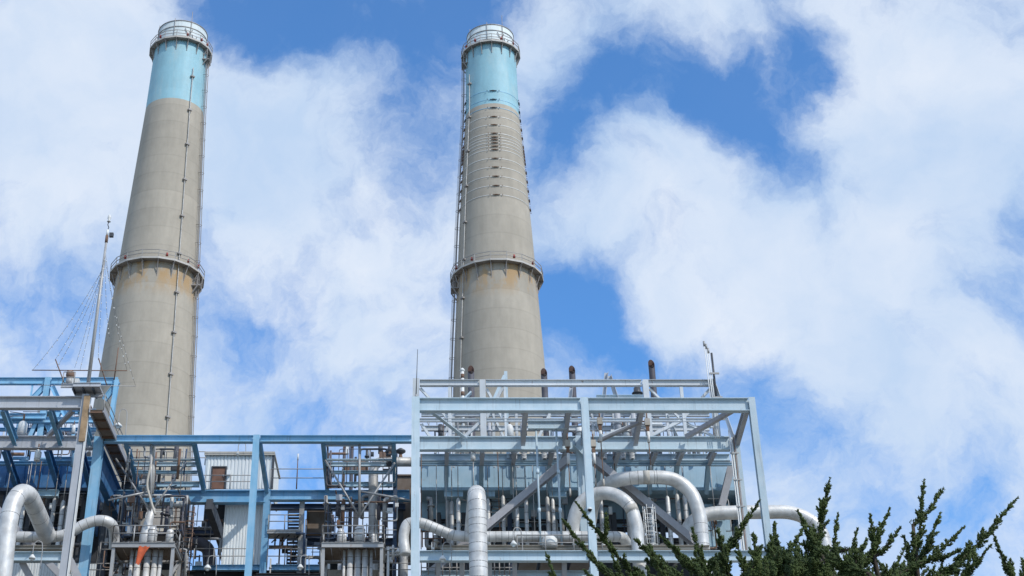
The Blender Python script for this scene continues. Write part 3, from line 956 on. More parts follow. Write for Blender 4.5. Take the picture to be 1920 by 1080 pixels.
# rusty spring hangers with rods
for px, y0, y1, Y, label in ((1064, 826, 932, YB - 2.4, 'rusty rod hanger left of the middle pale blue column'), (1112, 826, 912, YB - 1.2, 'rusty rod hanger touching the middle column’s right side'),
                             (1124, 784, 914, 101.8, 'long rusty rod hanger carrying the lower arched pipe'), (1213, 786, 888, 102.6, 'long rusty rod hanger carrying the higher arched pipe')):
    a = P(px, y0, Y)
    zt_, zb2 = a.z, ZP(y1, Y)
    t = thing('rod_hanger', Vector((a.x, Y, zb2)), label, 'pipe hanger', 'rusty rod hangers')
    part('head_block', G().box((a.x, Y, zt_ - .25), (.36, .34, .5)), 'beige', t)
    part('clevis', G().box((a.x, Y, zt_ - .72), (.22, .2, .4)), 'rust', t)
    part('spring_case', G().tube([(a.x, Y, zt_ - 1.75), (a.x, Y, zt_ - .95)], .11, 10), 'white', t)
    part('hanger_rod', G().tube([(a.x, Y, zb2), (a.x, Y, zt_ - 1.75)], .035, 6), 'rust', t)
    part('turnbuckle', G().tube([(a.x, Y, zb2 + .1), (a.x, Y, zb2 + .6)], .07, 8), 'beige', t)
    part('eye_bolt', G().tube([(a.x, Y, zt_ - .02), (a.x, Y, zt_ + .5)], .05, 6), 'rust', t)

# painted hanger rods in front of the second row
for px, y0, y1, label in ((1005, 806, 1030, 'left one of two long pale blue rods in the pale frame'), (1043, 806, 1030, 'right one of two long pale blue rods in the pale frame')):
    a = P(px, y0, 102.3)
    z1 = ZP(y1, 102.3)
    t = thing('hanger_rod', Vector((a.x, 102.3, z1)), label, 'rod', 'long pale blue rods')
    part('rod', G().tube([(a.x, 102.3, z1), (a.x, 102.3, a.z)], .075, 8), 'pale', t)
    for f in (.3, .62):
        part('coupling', G().tube([(a.x, 102.3, z1 + (a.z - z1) * f), (a.x, 102.3, z1 + (a.z - z1) * f + .3)], .11, 8), 'pale', t)
# thin wires and small rods dropping through the frames
THIN = [(790, 852, 1030), (818, 873, 1000), (836, 873, 990), (933, 846, 1000), (960, 846, 1000), (998, 873, 1010), (1150, 846, 940), (1331, 873, 950),
        (25, 845, 960), (78, 865, 920), (94, 868, 920), (60, 868, 920), (150, 900, 1060), (172, 900, 1060), (240, 845, 985), (262, 845, 990), (292, 835, 960), (345, 840, 930)]
for i, (px, y0, y1) in enumerate(THIN):
    left = px < 400
    Y = YC - .8
    a = P(px, y0, Y)
    single('drop_rod', G().tube([(a.x, Y, ZP(y1, Y)), (a.x, Y, a.z)], .032, 6), 'rust' if i % 3 == 0 else 'galv',
           (ORD[sorted(q[0] for q in THIN if q[0] < 400).index(px)] + ' thin rod from the left hanging in the left-hand blue framework' if left else ORD[sorted(q[0] for q in THIN if q[0] > 400).index(px)] + ' thin rod from the left hanging before the pale blue casing'), 'rod', 'thin rods at left' if left else 'thin rods at right')

# small items on top of the right-hand frame
a = P(783, 655, YA)
t = thing('whip_antenna', P(783, 746, YA), 'thin whip antenna on the pale frame’s left corner', 'antenna')
part('whip', G().tube([P(780, 746, YA), a], [.035, .018], 6), 'dark', t)
part('mount', G().tube([P(780, 746, YA), P(780, 740, YA)], .09, 8), 'galv', t)
t = thing('conduit_mast', P(1345, 830, YB - .5), 'cluster of thin white conduits rising above the frame’s right end', 'conduit mast')
for dx, y0 in ((0, 645), (4, 650), (8, 658)):
    part('conduit', G().tube([P(1320 + dx, y0, YB - .5), P(1341 + dx, 822, YB - .5)], .034, 6), 'white', t)
    part('conduit_head', G().tube([P(1319.6 + dx, y0 - 5, YB - .5), P(1320.6 + dx, y0 + 4, YB - .5)], .08, 8), 'galv', t)
part('dark_pole', G().tube([P(1334, 662, YB - .3), P(1345, 760, YB - .3)], .08, 8), 'dark', t)
for y in (700, 745, 786):
    part('clip', G().bar(P(1322 + (y - 640) * .14, y, YB - .55), P(1340 + (y - 640) * .14, y, YB - .55), .1, .12), 'galv', t)
t = thing('conduit_bundle', P(1398, 1010, YB - .6), 'bundle of white and rusty conduits running down the rear right column', 'conduits')
for k, (dx, m_) in enumerate(((0, 'white'), (4, 'white'), (8, 'rust'), (11, 'galv'))):
    a = P(1366 + dx, 806 + 3 * k, YB - .6)
    part('conduit', G().tube([a, ground_z(a)], .04, 6), m_, t)
for y in (850, 900, 950, 985):
    a = P(1366 + (y - 806) * .115, y, YB - .6)
    part('clip', G().bar(a - Vector((.1, .06, 0)), a + Vector((.55, -.06, 0)), .06, .08), 'galv', t)
# machinery on the roof between the rows: stubs, valves and boxes
for i, (px, y0, wpx, hpx, m_) in enumerate(((826, 795, 9, 26, 'dark'), (918, 790, 8, 34, 'grey'), (980, 792, 8, 30, 'grey'), (1098, 782, 12, 36, 'grey'), (1160, 770, 12, 46, 'grey'), (1190, 768, 11, 48, 'grey'), (1088, 802, 14, 18, 'white'), (1175, 800, 13, 20, 'white'), (870, 735, 30, 14, 'pale'), (1196, 726, 16, 22, 'dark'))):
    Y = YC + .7
    p = P(px, y0 + hpx, Y)
    k = MPX(y0, Y)
    t = thing('valve_unit', p, f'{ORD[i]} small valve or box from a group on the roof steel, behind the top girder', 'valve', 'valves on the roof steel') if False else None
    g = G().bar(p, p + Vector((wpx * k * .45, 0, hpx * k)), .5, .12) if px == 870 else G().tube([p, p + Vector((0, 0, hpx * k))], [wpx * k / 2, wpx * k / 2 * (.8 if i % 2 else 1)], 10)
    g2 = G().tube([p + Vector((0, 0, hpx * k * .45)), p + Vector((0, 0, hpx * k * .55))], wpx * k * .65, 10)
    nm = {826: 'dark stub pipe left of the rust-banded flue', 918: 'grey stub pipe left of the large white spring can', 980: 'grey stub pipe right of the large white spring can',
          1098: 'grey stub pipe behind the middle pale blue column', 1160: 'left grey stub pipe under the small tripod posts', 1190: 'right grey stub pipe under the small tripod posts',
          1088: 'squat white vessel behind the middle column’s head', 1175: 'squat white vessel on the roof steel right of middle column', 870: 'pale slanting plate at the foot of the leftmost vent', 1196: 'dark stub beside the rusty upright of the right bay'}[px]
    t = thing('stub_pipe', p, nm, 'stub pipe', 'stub pipes on the roof steel')
    part('pipe_run', g, m_, t)
    if px != 870:
        part('flange', g2, m_ if m_ != 'white' else 'galv', t)

def lamp(px, py, Y, label, r=.22, stem=1.0, hang=False):
    p = P(px, py, Y)
    t = thing('work_lamp', p, label, 'lamp', 'work lamps')
    part('shade', G().tube([p, p + Vector((0, 0, .1)), p + Vector((0, 0, .22)), p + Vector((0, 0, .3))], [r * .95, r, r * .55, r * .3], 14), 'white', t)
    part('bulb', G().tube([p - Vector((0, 0, .12)), p + Vector((0, 0, -.005))], [r * .35, r * .6], 10), 'glass', t)
    q = [p + Vector((0, 0, .3)), p + Vector((0, 0, .3 + stem * .6)), p + Vector((.12, 0, .3 + stem * .85)), p + Vector((.35, .05, .3 + stem * .9)), p + Vector((.55, .1, .3 + stem * .6)), p + Vector((.6, .12, -stem * .6))]
    part('gooseneck', G().tube(spline(q, 5), .03, 6), 'galv', t)
lamp(830, 1050, YA - .7, 'work lamp on the lower pale girder left of the thick upright pipe')
lamp(963, 1022, YA + .2, 'work lamp above the lower pale girder right of the thick upright pipe')
lamp(60, 1048, YA - .7, 'work lamp on the low pale blue girder at the far left')
lamp(221, 800, YB + .5, 'gooseneck lamp against the left chimney above the blue girder', .3, 1.2)
lamp(446, 853, 112.8, 'lamp on the roof edge of the white sheet-metal shed', .22, .8)
lamp(389, 1067, 104, 'work lamp low beside the white sheet-metal wall', .25, .7)
lamp(563, 1066, 104, 'work lamp low in front of the stair tower', .22, .7)
lamp(747, 1037, 104, 'work lamp low left of the pale blue corner column', .22, .7)
p = P(1106, 955, YA - .35)
t = thing('security_camera', p, 'small white dome camera on the middle pale blue column', 'camera')
part('housing', G().tube([p + Vector((0, 0, .12)), p + Vector((0, 0, 0)), p - Vector((0, 0, .02))], [.1, .17, .17], 12), 'white', t)
part('dome', G().tube([p - Vector((0, 0, .02)), p - Vector((0, 0, .1)), p - Vector((0, 0, .15))], [.14, .11, .03], 12), 'black', t)

# ------------------------------------------------------------------ railings
def railing(pts, h, label, base_mat='rail', group=None, step=1.6, name='guard_rail', parent=None, r=.035):
    pts = [Vector(p) for p in pts]
    t = parent or thing(name, pts[0], label, 'railing', group)
    for a, b in zip(pts, pts[1:]):
        for k in (1.0, .55):
            o_ = Vector((0, 0, h * k))
            part('rail', G().tube([a + o_, b + o_], r, 6), base_mat, t)
        n = max(1, int((b - a).length / step))
        for i in range(n + 1):
            q = a.lerp(b, i / n)
            part('post', G().tube([q, q + Vector((0, 0, h))], r * 1.15, 6), base_mat, t)
    return t
yr = YA + .5
railing([P(970, 1035, yr), P(1130, 1035, yr)], 1.15, 'steel railing on the lower pale girder, beside the branches', group='railings')
railing([P(790, 1078, YA + 1.5), P(870, 1078, YA + 1.5)], .9, 'railing under the lower pale girder left of the upright pipe', group='railings', step=.45)
railing([P(918, 1078, YA + 1.5), P(965, 1078, YA + 1.5)], .9, 'railing under the lower pale girder right of the upright pipe', group='railings', step=.3)
# small caged ladder behind the branches
a = P(1222, 1040, 103.5)
t = thing('caged_ladder', a, 'pale caged ladder standing between the two arched pipes', 'ladder')
for s_ in (-.25, .25):
    part('stile', G().tube([a + Vector((s_, 0, 0)), a + Vector((s_, 0, 3.4))], .04, 6), 'white', t)
for k in range(10):
    part('rung', G().tube([a + Vector((-.25, 0, .3 * k + .2)), a + Vector((.25, 0, .3 * k + .2))], .025, 5), 'white', t)
for k in range(4):
    z = .5 + .85 * k
    part('cage_hoop', G().tube([a + Vector((.42 * math.cos(R(q)), -.35 + .5 * math.sin(R(q)), z)) for q in range(40, -221, -20)], .028, 5), 'white', t)
for q in (0, -60, -120, -180):
    part('cage_bar', G().tube([a + Vector((.42 * math.cos(R(q)), -.35 + .5 * math.sin(R(q)), .3)), a + Vector((.42 * math.cos(R(q)), -.35 + .5 * math.sin(R(q)), 3.3))], .025, 5), 'white', t)
p = P(1031, 1027, YA + 1.2)
t = thing('round_tank', p, 'squat white round tank on the lower deck by the railing', 'tank')
part('body', G().tube([p, p + Vector((0, 0, .55)), p + Vector((0, 0, .75))], [.52, .52, .35], 20), 'white', t)
part('rim', G().tube([p + Vector((0, 0, .03)), p + Vector((0, 0, .1))], .55, 20), 'galv', t)

# ------------------------------------------------------------------ left-hand unit
lf = thing('steel_frame', (P(60, 760, YA).x, YA, 0), 'steel frame with two grey girders over the deep blue casing at left', 'steel frame', 'steel frames')
member(lf, 'girder', hbeam(-160, 156, 745, 767, YA, .5), 'grey')
member(lf, 'girder', hbeam(-160, 178, 819, 842, YB, .5), 'grey')
p = P(162, 741, YA)
member(lf, 'column', vcol(162, 741, YA, 13), 'grey')
member(lf, 'column', vcol(187, 821, YB, 17, dep=.6), 'sky_blue')
member(lf, 'sunlit_edge_strip', G().bar((p.x + .33, YA - .1, p.z - .2), (p.x + .33, YA - .1, 0), .05, .5, up=(0, 1, 0)), 'white')  # white strip painted as the sunlit right edge of the column
a = P(164, 742, YA - .34)
member(lf, 'timber_cladding', G().bar(a, (a.x, a.y, ZP(831, YA)), .42, .12, up=(0, 1, 0)), 'wood')
for px in (5, 93, 150):
    x = XZ(px, YA, ztop1)
    member(lf, 'cross_beam', G().beam((x, YA + .12, ztop1 - .1), (x, YB - .12, ztop2 + .1), .6, .3), 'blue')
for px in (8, 88, 150, -60):
    x = XZ(px, YB, ztop2)
    member(lf, 'cross_beam', G().beam((x, YB + .14, ztop2 - .2), (x, YW - .1, ztop3 - 1.5), .7, .34), 'deep')  # deeper blue on these beams stands in for their unlit undersides
member(lf, 'plan_brace', G().angle(P(138, 769, YA + .3), P(90, 818, YB - .3), .28), 'brace')
# rear blue truss
member(lf, 'top_rail', hbeam(-160, 88, 709, 721, YC, .35), 'sky_blue')
member(lf, 'top_rail', hbeam(96, 216, 709, 721, YC, .35), 'sky_blue')
zlow = ZP(815, YC)
for px, w_ in ((91, 11), (219, 7)):
    member(lf, 'upright', vcol(px, 709, YC, w_, to=zlow - .4, dep=.4), 'sky_blue')
member(lf, 'upright', vcol(61, 722, YC, 3, to=ZP(745, YC), dep=.1), 'sky_blue')
for a, b in (((84, 724), (64, 745)), ((98, 724), (128, 790)), ((220, 714), (205, 800)), ((221, 716), (196, 750)), ((86, 790), (110, 840)), ((70, 790), (50, 835)), ((0, 770), (20, 815)), ((110, 775), (90, 830))):
    member(lf, 'brace', G().beam(P(*a, YC), P(*b, YC), .4, .3), 'sky_blue')
for x0, x1, y0, y1, m_ in ((-100, 86, 776, 786, 'sky_blue'), (-100, 180, 783, 793, 'sky_blue'), (96, 180, 768, 776, 'blue'), (-100, 180, 803, 808, 'blue')):
    member(lf, 'side_rail', hbeam(x0, x1, y0, y1, YC + (1 if m_ == 'blue' else -.3) + rnd.uniform(-.3, .3), .3), m_)
for x0, x1, y0, y1, Y in ((95, 180, 858, 866, YC), (-100, 180, 866, 872, YC + .6)):
    member(lf, 'beam', hbeam(x0, x1, y0, y1, Y, .4), 'blue')
member(lf, 'girder', hbeam(-160, 117, 1036, 1053, YA, .5), 'pale')
member(lf, 'edge_beam', hbeam(24, 122, 1024, 1031, YA + 1.4, .5), 'beige')
for a, b in (((-20, 938, YB - .5), (150, 1118, YB - .5)), ((132, 1050, YA + .5), (160, 1110, YA + .5)), ((42, 1055, YA + .5), (60, 1090, YA + .8))):
    member(lf, 'brace', G().beam(P(*a), P(*b), .62, .42, up=(0, 1, 0)), 'brace')
# casing
lc = thing('boiler_casing', (P(80, 900, YW).x, YW, 0), 'deep blue boiler casing behind the grey girders at far left', 'boiler casing', 'boiler casings')
xs = [-150 + i * 33 for i in range(11)]
z0, z1 = ZP(868, YW), ZP(917, YW)
for x0, x1 in zip(xs, xs[1:]):
    a, b = XZ(x0, YW, z0), XZ(x1, YW, z0)
    part('panel', G().box(((a + b) / 2, YW + .3 + rnd.uniform(-.03, .03), (z0 + z1) / 2), (b - a - .03, .5, z0 - z1)), 'deep', lc)
    part('stiffener', G().bar((a, YW, z0 - .1), (a, YW, z1 + .1), .06, .12), 'deep', lc)
xa, xb = XZ(-150, YW, z0), XZ(182, YW, z0)
part('ledge', G().box(((xa + xb) / 2, YW + .2, z1 - .1), (xb - xa, .9, .25)), 'navy', lc)
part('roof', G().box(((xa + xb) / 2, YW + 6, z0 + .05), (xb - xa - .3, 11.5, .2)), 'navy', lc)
part('back_wall', G().box(((xa + xb) / 2, YW + 3.5, z1 / 2), (xb - xa, .4, z1 - .5)), 'dark', lc)  # dark colour stands for the shaded interior below the casing
part('side_wall', G().box((xb - .2, YW + 8, (z0 + z1) / 2 - 1), (.3, 14, z0 - z1 + 3)), 'deep', lc)
part('hanger_lintel', hbeam(66, 110, 920, 932, YW - 1.2, .5), 'casing', lc)
part('lower_wall', G().corrugated((xa, YW - 2), (XZ(128, YW - 2, 20), YW - 2), ZP(1100, YW - 2), ZP(1056, YW - 2), .2, .04), 'sheet', lc)
for px in (20, 60, 95, 130, 160):
    part('inner_post', vcol(px, 925, YW + .8, 8, to=0, dep=.3), 'dark', lc)
for y in (950, 975, 1000):
    part('cross_member', hbeam(-60, 175, y, y + 5, YW + 1.5, .3), 'dark', lc)

# side walkway of the left-hand unit, running away from the viewer
wz = ZP(769, YA - .5)
wx0, wx1 = XZ(168, YA - .5, wz), XZ(194, YA - .5, wz)
y0, y1 = YA - .5, 121
wk = thing('side_walkway', ((wx0 + wx1) / 2, y0, wz), 'rusty walkway running back along the left-hand unit, seen from below', 'walkway')
for i in range(14):
    a = y0 + (y1 - y0) * i / 14
    b = y0 + (y1 - y0) * (i + 1) / 14
    part('deck_plate', G().box(((wx0 + wx1) / 2, (a + b) / 2, wz + rnd.uniform(0, .02)), (wx1 - wx0 - .1, b - a - .03, .06)), 'deck', wk)
    part('joist', G().box(((wx0 + wx1) / 2, a + .1, wz - .1), (wx1 - wx0 - .1, .08, .12)), 'rust', wk)
for x in (wx0, wx1):
    part('edge_channel', G().bar((x, y0, wz + .05), (x, y1, wz + .05), .09, .42), 'brace', wk)
for h in (.6, 1.15):
    part('rail', G().tube([(wx1, y0, wz + h), (wx1, y1, wz + h)], .035, 6), 'rail', wk)
for i in range(12):
    yy = y0 + (y1 - y0) * i / 11
    part('post', G().tube([(wx1, yy, wz), (wx1, yy, wz + 1.15)], .04, 6), 'rail', wk)
# deep blue side girder below the walkway
x = XZ(204, YB, ZP(840, YB))
part('side_girder', G().beam((wx0 - .2, YB + .4, wz - 1.6), (wx0 - .2, 120, wz - 2.0), 2.2, .5), 'deep', wk)

# mast platform
pz = ZP(741, YA)
px0, px1 = XZ(113, YA - .4, pz), XZ(189, YA - .4, pz)
mp_ = thing('mast_platform', ((px0 + px1) / 2, YA - .4, pz), 'small grey platform on top of the timber-clad column', 'platform')
part('deck', G().box(((px0 + px1) / 2 + .4, YA + .1, pz + .35), (px1 - px0 - .9, 1.5, .12)), 'grey', mp_)
part('front_channel', G().beam((px0 + .9, YA - .75, pz + .45), (px1, YA - .75, pz + .45), .3, .16), 'grey', mp_)
part('front_channel', G().beam((px0, YA - .5, pz + .5), (px0 + .85, YA - .5, pz + .5), .3, .16), 'grey', mp_)
part('under_beam', G().beam((px0 + .9, YA + .2, pz + .1), (px1, YA + .2, pz + .1), .3, .2), 'brace', mp_)
for dx in (.9, 1.6, 2.3):
    part('joist', G().bar((px0 + dx, YA - .7, pz + .2), (px0 + dx, YA + .9, pz + .2), .1, .16), 'dark', mp_)
railing([(px0 + .1, YA - .55, pz + .62), (px0 + .9, YA - .55, pz + .62)], .9, '', parent=mp_)
# small siren-like machine beside the mast
p = P(129, 722, YA + .3)
t = thing('siren', p, 'rusty little siren standing on the mast platform', 'siren')
part('stand', G().tube([p, p + Vector((0, 0, .55))], [.3, .22], 12), 'galv', t)
part('head', G().tube([p + Vector((0, 0, .55)), p + Vector((0, 0, .72)), p + Vector((0, 0, 1.0)), p + Vector((0, 0, 1.12))], [.22, .3, .28, .1], 14), 'rust', t)
part('side_box', G().box(p + Vector((.45, .05, .25)), (.5, .4, .4)), 'white', t)
# flag mast with guy strings
mb = P(165, 722, YA + .2)
mt_z = ZP(455, YA + .2)
ms = thing('flag_mast', mb, 'tall thin mast with rusty tip and strings of bulbs, left of left chimney', 'mast')
H = mt_z - mb.z
def mast(z):
    return Vector((mb.x, mb.y, z))
part('pole', G().tube([mb, mast(mb.z + H * .55), mast(mt_z)], [.14, .12, .09], 10), 'galv', ms)
part('rusty_tip', G().tube([mast(mt_z), mast(mt_z + .6)], .115, 10), 'rust', ms)
part('head_pole', G().tube([mast(mt_z + .6), mast(mt_z + 1.1)], .09, 8), 'white', ms)
part('beacon_box', G().box(mast(mt_z + .5) + Vector((.32, 0, .15)), (.3, .25, .32)), 'dark', ms)
part('finial_stem', G().tube([mast(mt_z + 1.1), mast(mt_z + 1.3) + Vector((.05, 0, 0)), mast(mt_z + 1.55) + Vector((-.05, 0, 0)), mast(mt_z + 1.8)], .035, 6), 'dark', ms)
fz = mt_z + 1.8
part('finial', G().tube([mast(fz), mast(fz + .12), mast(fz + .3), mast(fz + .5), mast(fz + .62)], [.15, .06, .14, .12, .03], 8), 'white', ms)
part('cross_spar', G().tube([P(60, 694, YA + .3), P(238, 695, YA + .3)], .035, 6), 'rust', ms)
part('cross_spar', G().tube([P(70, 722, YA - .6), P(255, 724, YA - .6)], .022, 6), 'galv', ms)
for a, b in (((104, 674), (122, 722)), ((185, 672), (200, 722)), ((222, 652), (214, 712))):
    part('stay_pole', G().tube([P(*a, YA + .4), P(*b, YA + .4)], .045, 6), 'rust', ms)
for ex, ey, ey2, Y in ((62, 693, 505, YA + 1), (104, 674, 500, YA - 1), (106, 690, 515, YA + 2.5), (140, 690, 490, YA + 3), (150, 694, 485, YA - 2), (184, 675, 470, YA - 1.5), (205, 632, 475, YA + 3), (238, 694, 470, YA + 1), (254, 723, 480, YA + 2)):
    s0 = mast(ZP(ey2, YA + .2))
    e0 = P(ex, ey, Y)
    pts = []
    for k in range(15):
        f = k / 14
        q = s0.lerp(e0, f)
        q.z -= math.sin(math.pi * f) * .55
        pts.append(q)
    st = part('guy_string', G().tube(pts, .010, 5), 'dark', ms)
    for k in range(1, 14):
        q = pts[k]
        part('bulb', G().tube([q, q + Vector((0, 0, -.07)), q + Vector((0, 0, -.13))], [.018, .034, .015], 6), 'bulb', st)

# ------------------------------------------------------------------ middle frame
mf = thing('steel_frame', (P(482, 825, YB).x, YB, 0), 'mid blue steel frame linking the two units, open to the sky', 'steel frame', 'steel frames')
YM = 111.9
member(mf, 'girder', hbeam(196, 475, 818, 830, YB, .5), 'sky_blue')
member(mf, 'girder', hbeam(488, 773, 818, 830, YB, .5), 'sky_blue')
member(mf, 'column', vcol(481.5, 817, YB, 12, dep=.45), 'sky_blue')
member(mf, 'girder', hbeam(205, 499, 921, 944, YM, .6), 'blue')
member(mf, 'girder', hbeam(506, 768, 921, 939, YM, .6), 'blue')
member(mf, 'column', vcol(502, 920, YM, 12, dep=.5), 'blue')
zm1, zm2 = ZP(824, YB), ZP(930, YM)
for px in (236, 363, 486.5, 605.5, 738):
    x = XZ(px, YB, zm1)
    member(mf, 'sloping_beam', G().beam((x, YB + .15, zm1 - .1), (x, YM - .2, zm2 + .35), .42, .3), 'blue')
def cross(px0, px1, f, h, mat, dy=0):
    xa_, xb_ = XZ(px0, YB, zm1), XZ(px1, YB, zm1)
    Y = YB + (YM - YB) * f
    z = zm1 + (zm2 - zm1) * f - .05 + dy
    return member(mf, 'cross_rail', G().beam((xa_ + .16, Y, z), (xb_ - .16, Y, z), h, .25), mat)
for f, h, m_ in ((.07, .26, 'pale'), (.34, .10, 'pale'), (.42, .30, 'pale'), (.56, .22, 'casing'), (.78, .36, 'casing')):
    cross(236, 363, f, h, m_)
    cross(605.5, 738, f, h, m_)
# V of struts in both middle bays
for bx, ys in ((283, 960), (674, 968)):
    apex = P(bx, ys, YB + 1.0)
    for qx, qy, Y in ((bx, 832, YB + .3), (bx - 66, 860, YB + 2.2), (bx + 66, 868, YB + 2.2), (bx - (80 if bx < 400 else -95), 938, YB + .3)):
        src = apex if qy != 938 else P(bx, 921, YB + .8)
        member(mf, 'strut', G().tube([src, P(qx, qy, Y)], .095 if qx == bx else .075, 8), 'galv')
# lower floor beams behind
for x0, x1, y0, y1, Y, m_ in ((506, 760, 946, 956, YM + 1.5, 'navy'), (340, 430, 990, 1002, YM + 5, 'navy'), (572, 760, 1010, 1024, YM + 4, 'navy'), (404, 500, 1060, 1070, YM, 'blue'), (506, 600, 1060, 1070, YM, 'blue'), (330, 640, 1003, 1009, YM + 6, 'navy'), (725, 772, 1028, 1042, YM, 'blue'), (360, 420, 1062, 1070, YM + 3, 'blue'), (480, 620, 1076, 1090, YM - 2, 'dark')):
    member(mf, 'floor_beam', hbeam(x0, x1, y0, y1, Y, .4), m_)
for px, y0, Y, w_, m_ in ((567, 940, YM + .3, 9, 'galv'), (618, 945, YM + .3, 6, 'dark'), (742, 850, YM - 1, 7, 'navy'), (752, 940, YM + 2, 9, 'dark'), (352, 945, YM + 3, 7, 'dark'), (232, 945, YM + 1, 14, 'dark'), (262, 945, YM + 4, 9, 'dark'), (640, 945, YM + 4, 8, 'dark'), (722, 945, YM + 5, 7, 'navy'), (668, 940, YM + 6, 10, 'dark'), (205, 930, YM - 1, 16, 'dark')):
    member(mf, 'column', vcol(px, y0, Y, w_, dep=.35), m_)
member(mf, 'sloping_duct', G().bar(P(392, 945, YM - .5), P(420, 1026, YM + 5), .5, .9), 'dark')
railing([P(506, 917, YM), P(612, 917, YM)], 1.6, 'thin railing on the blue girder right of the white shed', group='railings', step=2.2)
railing([P(200, 917, YM - .2), P(384, 917, YM - .2)], 1.1, 'railing on the rear blue girder in front of the left chimney', group='railings')
railing([P(245, 872, YM + 2), P(384, 872, YM + 2)], 1.1, 'upper railing in front of the left chimney foot', group='railings')

# dark equipment walls behind the middle bays; recess walls black as painted-in shade
def wall(name, x0, x1, y0, y1, Y, mat, label, ribs=0, to_ground=False, cat='panel'):
    z1, z0 = ZP(y0, Y), (0 if to_ground else ZP(y1, Y))
    zz = (z0 + z1) / 2
    a, b = XZ(x0, Y, z1), XZ(x1, Y, z1)
    t = thing(name, ((a + b) / 2, Y, z0), label, cat)
    if ribs:
        part('sheet', G().corrugated((a, Y), (b, Y), z0, z1, (b - a) / ribs, .05), mat, t)
    else:
        part('sheet', G().box(((a + b) / 2, Y + .3, zz), (b - a, .6, z1 - z0)), mat, t)
    part('top_trim', G().box(((a + b) / 2, Y + .1, z1 + .06), (b - a + .1, .5, .1)), mat, t)
    for x in (a, b):
        part('edge_trim', G().box((x, Y + .1, zz), (.08, .5, z1 - z0)), mat, t)
    return t
wall('sheet_metal_wall', 424, 506, 945, 1064, YM + .8, 'sheet', 'white ribbed sheet-metal wall below the shed, behind the blue column', 15, cat='wall')
wall('machine_housing', 577, 622, 948, 1000, YM + 2, 'deck', 'brown machine housing right of the stair tower', 0, cat='housing')
wall('machine_housing', 742, 777, 893, 1050, YM + 2, 'deck', 'dark brown housing left of the pale blue corner column', 0, cat='housing')
wall('machine_housing', 385, 424, 948, 1008, YM + 6, 'dark', 'black duct housing left of the white sheet-metal wall', 0, cat='housing')
wall('machine_housing', 240, 345, 948, 985, YM + 8, 'beige', 'beige housing behind the left middle bay', 0, cat='housing')
wall('machine_housing', 200, 345, 1000, 1100, YM + 3, 'black', 'black backing for recess shade behind the left valve platform', 0, True, cat='housing')
wall('machine_housing', 610, 735, 1030, 1100, YM + 3, 'black', 'black backing for recess shade behind the right valve platform', 0, True, cat='housing')
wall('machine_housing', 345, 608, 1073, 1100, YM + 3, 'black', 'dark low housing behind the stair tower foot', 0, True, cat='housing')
wall('machine_housing', 232, 300, 884, 915, YM + 1, 'dark', 'dark box on the rear girder before the left chimney', 0, cat='housing')
wall('machine_housing', 648, 690, 868, 884, YM + 3, 'rust', 'rusty flat box between black vents and square-bend pipe', 0, cat='housing')

# white shed
sz0, sz1 = ZP(917, YM + 1), ZP(852, YM + 1)
sx0, sx1 = XZ(388, YM + 1, sz1), XZ(512, YM + 1, sz1)
sh = thing('shed', ((sx0 + sx1) / 2, YM + 3, sz0), 'white ribbed sheet-metal shed with brown door on the blue girder', 'shed')
dx0, dx1 = XZ(398, YM + 1, sz0 + 1), XZ(422, YM + 1, sz0 + 1)
dz = ZP(877, YM + 1)
part('front_wall', G().corrugated((sx0, YM + 1), (dx0 - .04, YM + 1), sz0, sz1, .26, .05), 'sheet', sh)
part('front_wall', G().corrugated((dx0 - .04, YM + 1), (dx1 + .04, YM + 1), dz + .06, sz1, .26, .05), 'sheet', sh)
part('front_wall', G().corrugated((dx1 + .04, YM + 1), (sx1, YM + 1), sz0, sz1, .26, .05), 'sheet', sh)
part('side_wall', G().corrugated((sx1, YM + 1.05), (sx1, YM + 6), sz0, sz1, .26, .05), 'sheet', sh)
part('side_wall', G().corrugated((sx0, YM + 6), (sx0, YM + 1.05), sz0, sz1, .26, .05), 'sheet', sh)
part('roof', G().box(((sx0 + sx1) / 2, YM + 3.5, sz1 + .06), (sx1 - sx0 + .3, 5.6, .12)), 'beige', sh)
part('eaves_trim', G().box(((sx0 + sx1) / 2, YM + .78, sz1 - .02), (sx1 - sx0 + .34, .1, .24)), 'beige', sh)
part('corner_trim', G().box((sx1 + .06, YM + .93, (sz0 + sz1) / 2), (.16, .16, sz1 - sz0)), 'dark', sh)
d_ = part('door', G().box(((dx0 + dx1) / 2, YM + 1.02, (sz0 + dz) / 2), (dx1 - dx0, .08, dz - sz0)), 'door', sh)
part('door_frame', G().bar((dx0 - .06, YM + .97, sz0), (dx0 - .06, YM + .97, dz), .09, .14).bar((dx1 + .06, YM + .97, sz0), (dx1 + .06, YM + .97, dz), .09, .14).bar((dx0 - .1, YM + .965, dz + .05), (dx1 + .1, YM + .965, dz + .05), .14, .09), 'dark', d_)
part('door_handle', G().box((dx1 - .12, YM + .93, sz0 + 1.05), (.05, .1, .14)), 'galv', d_)
q = P(429, 886, YM + .8)
part('meter_box', G().box(q, (.3, .22, .38)), 'white', sh)
railing([P(384, 917, YM + .25), P(384, 917, YM + .25) + Vector((0, .01, 0)), P(478, 917, YM + .25)], 1.1, 'railing in front of the white shed', group='railings', step=1.3)
a = P(559, 851, YM + 1)
t = thing('whip_antenna', ground_z(a, ZP(917, YM + 1)), 'thin rusty antenna pole right of the white shed', 'antenna')
part('pole', G().tube([ground_z(a, ZP(917, YM + 1)), a], [.05, .03], 6), 'rust', t)
part('tip', G().tube([a - Vector((0, 0, .5)), a], .06, 6), 'white', t)

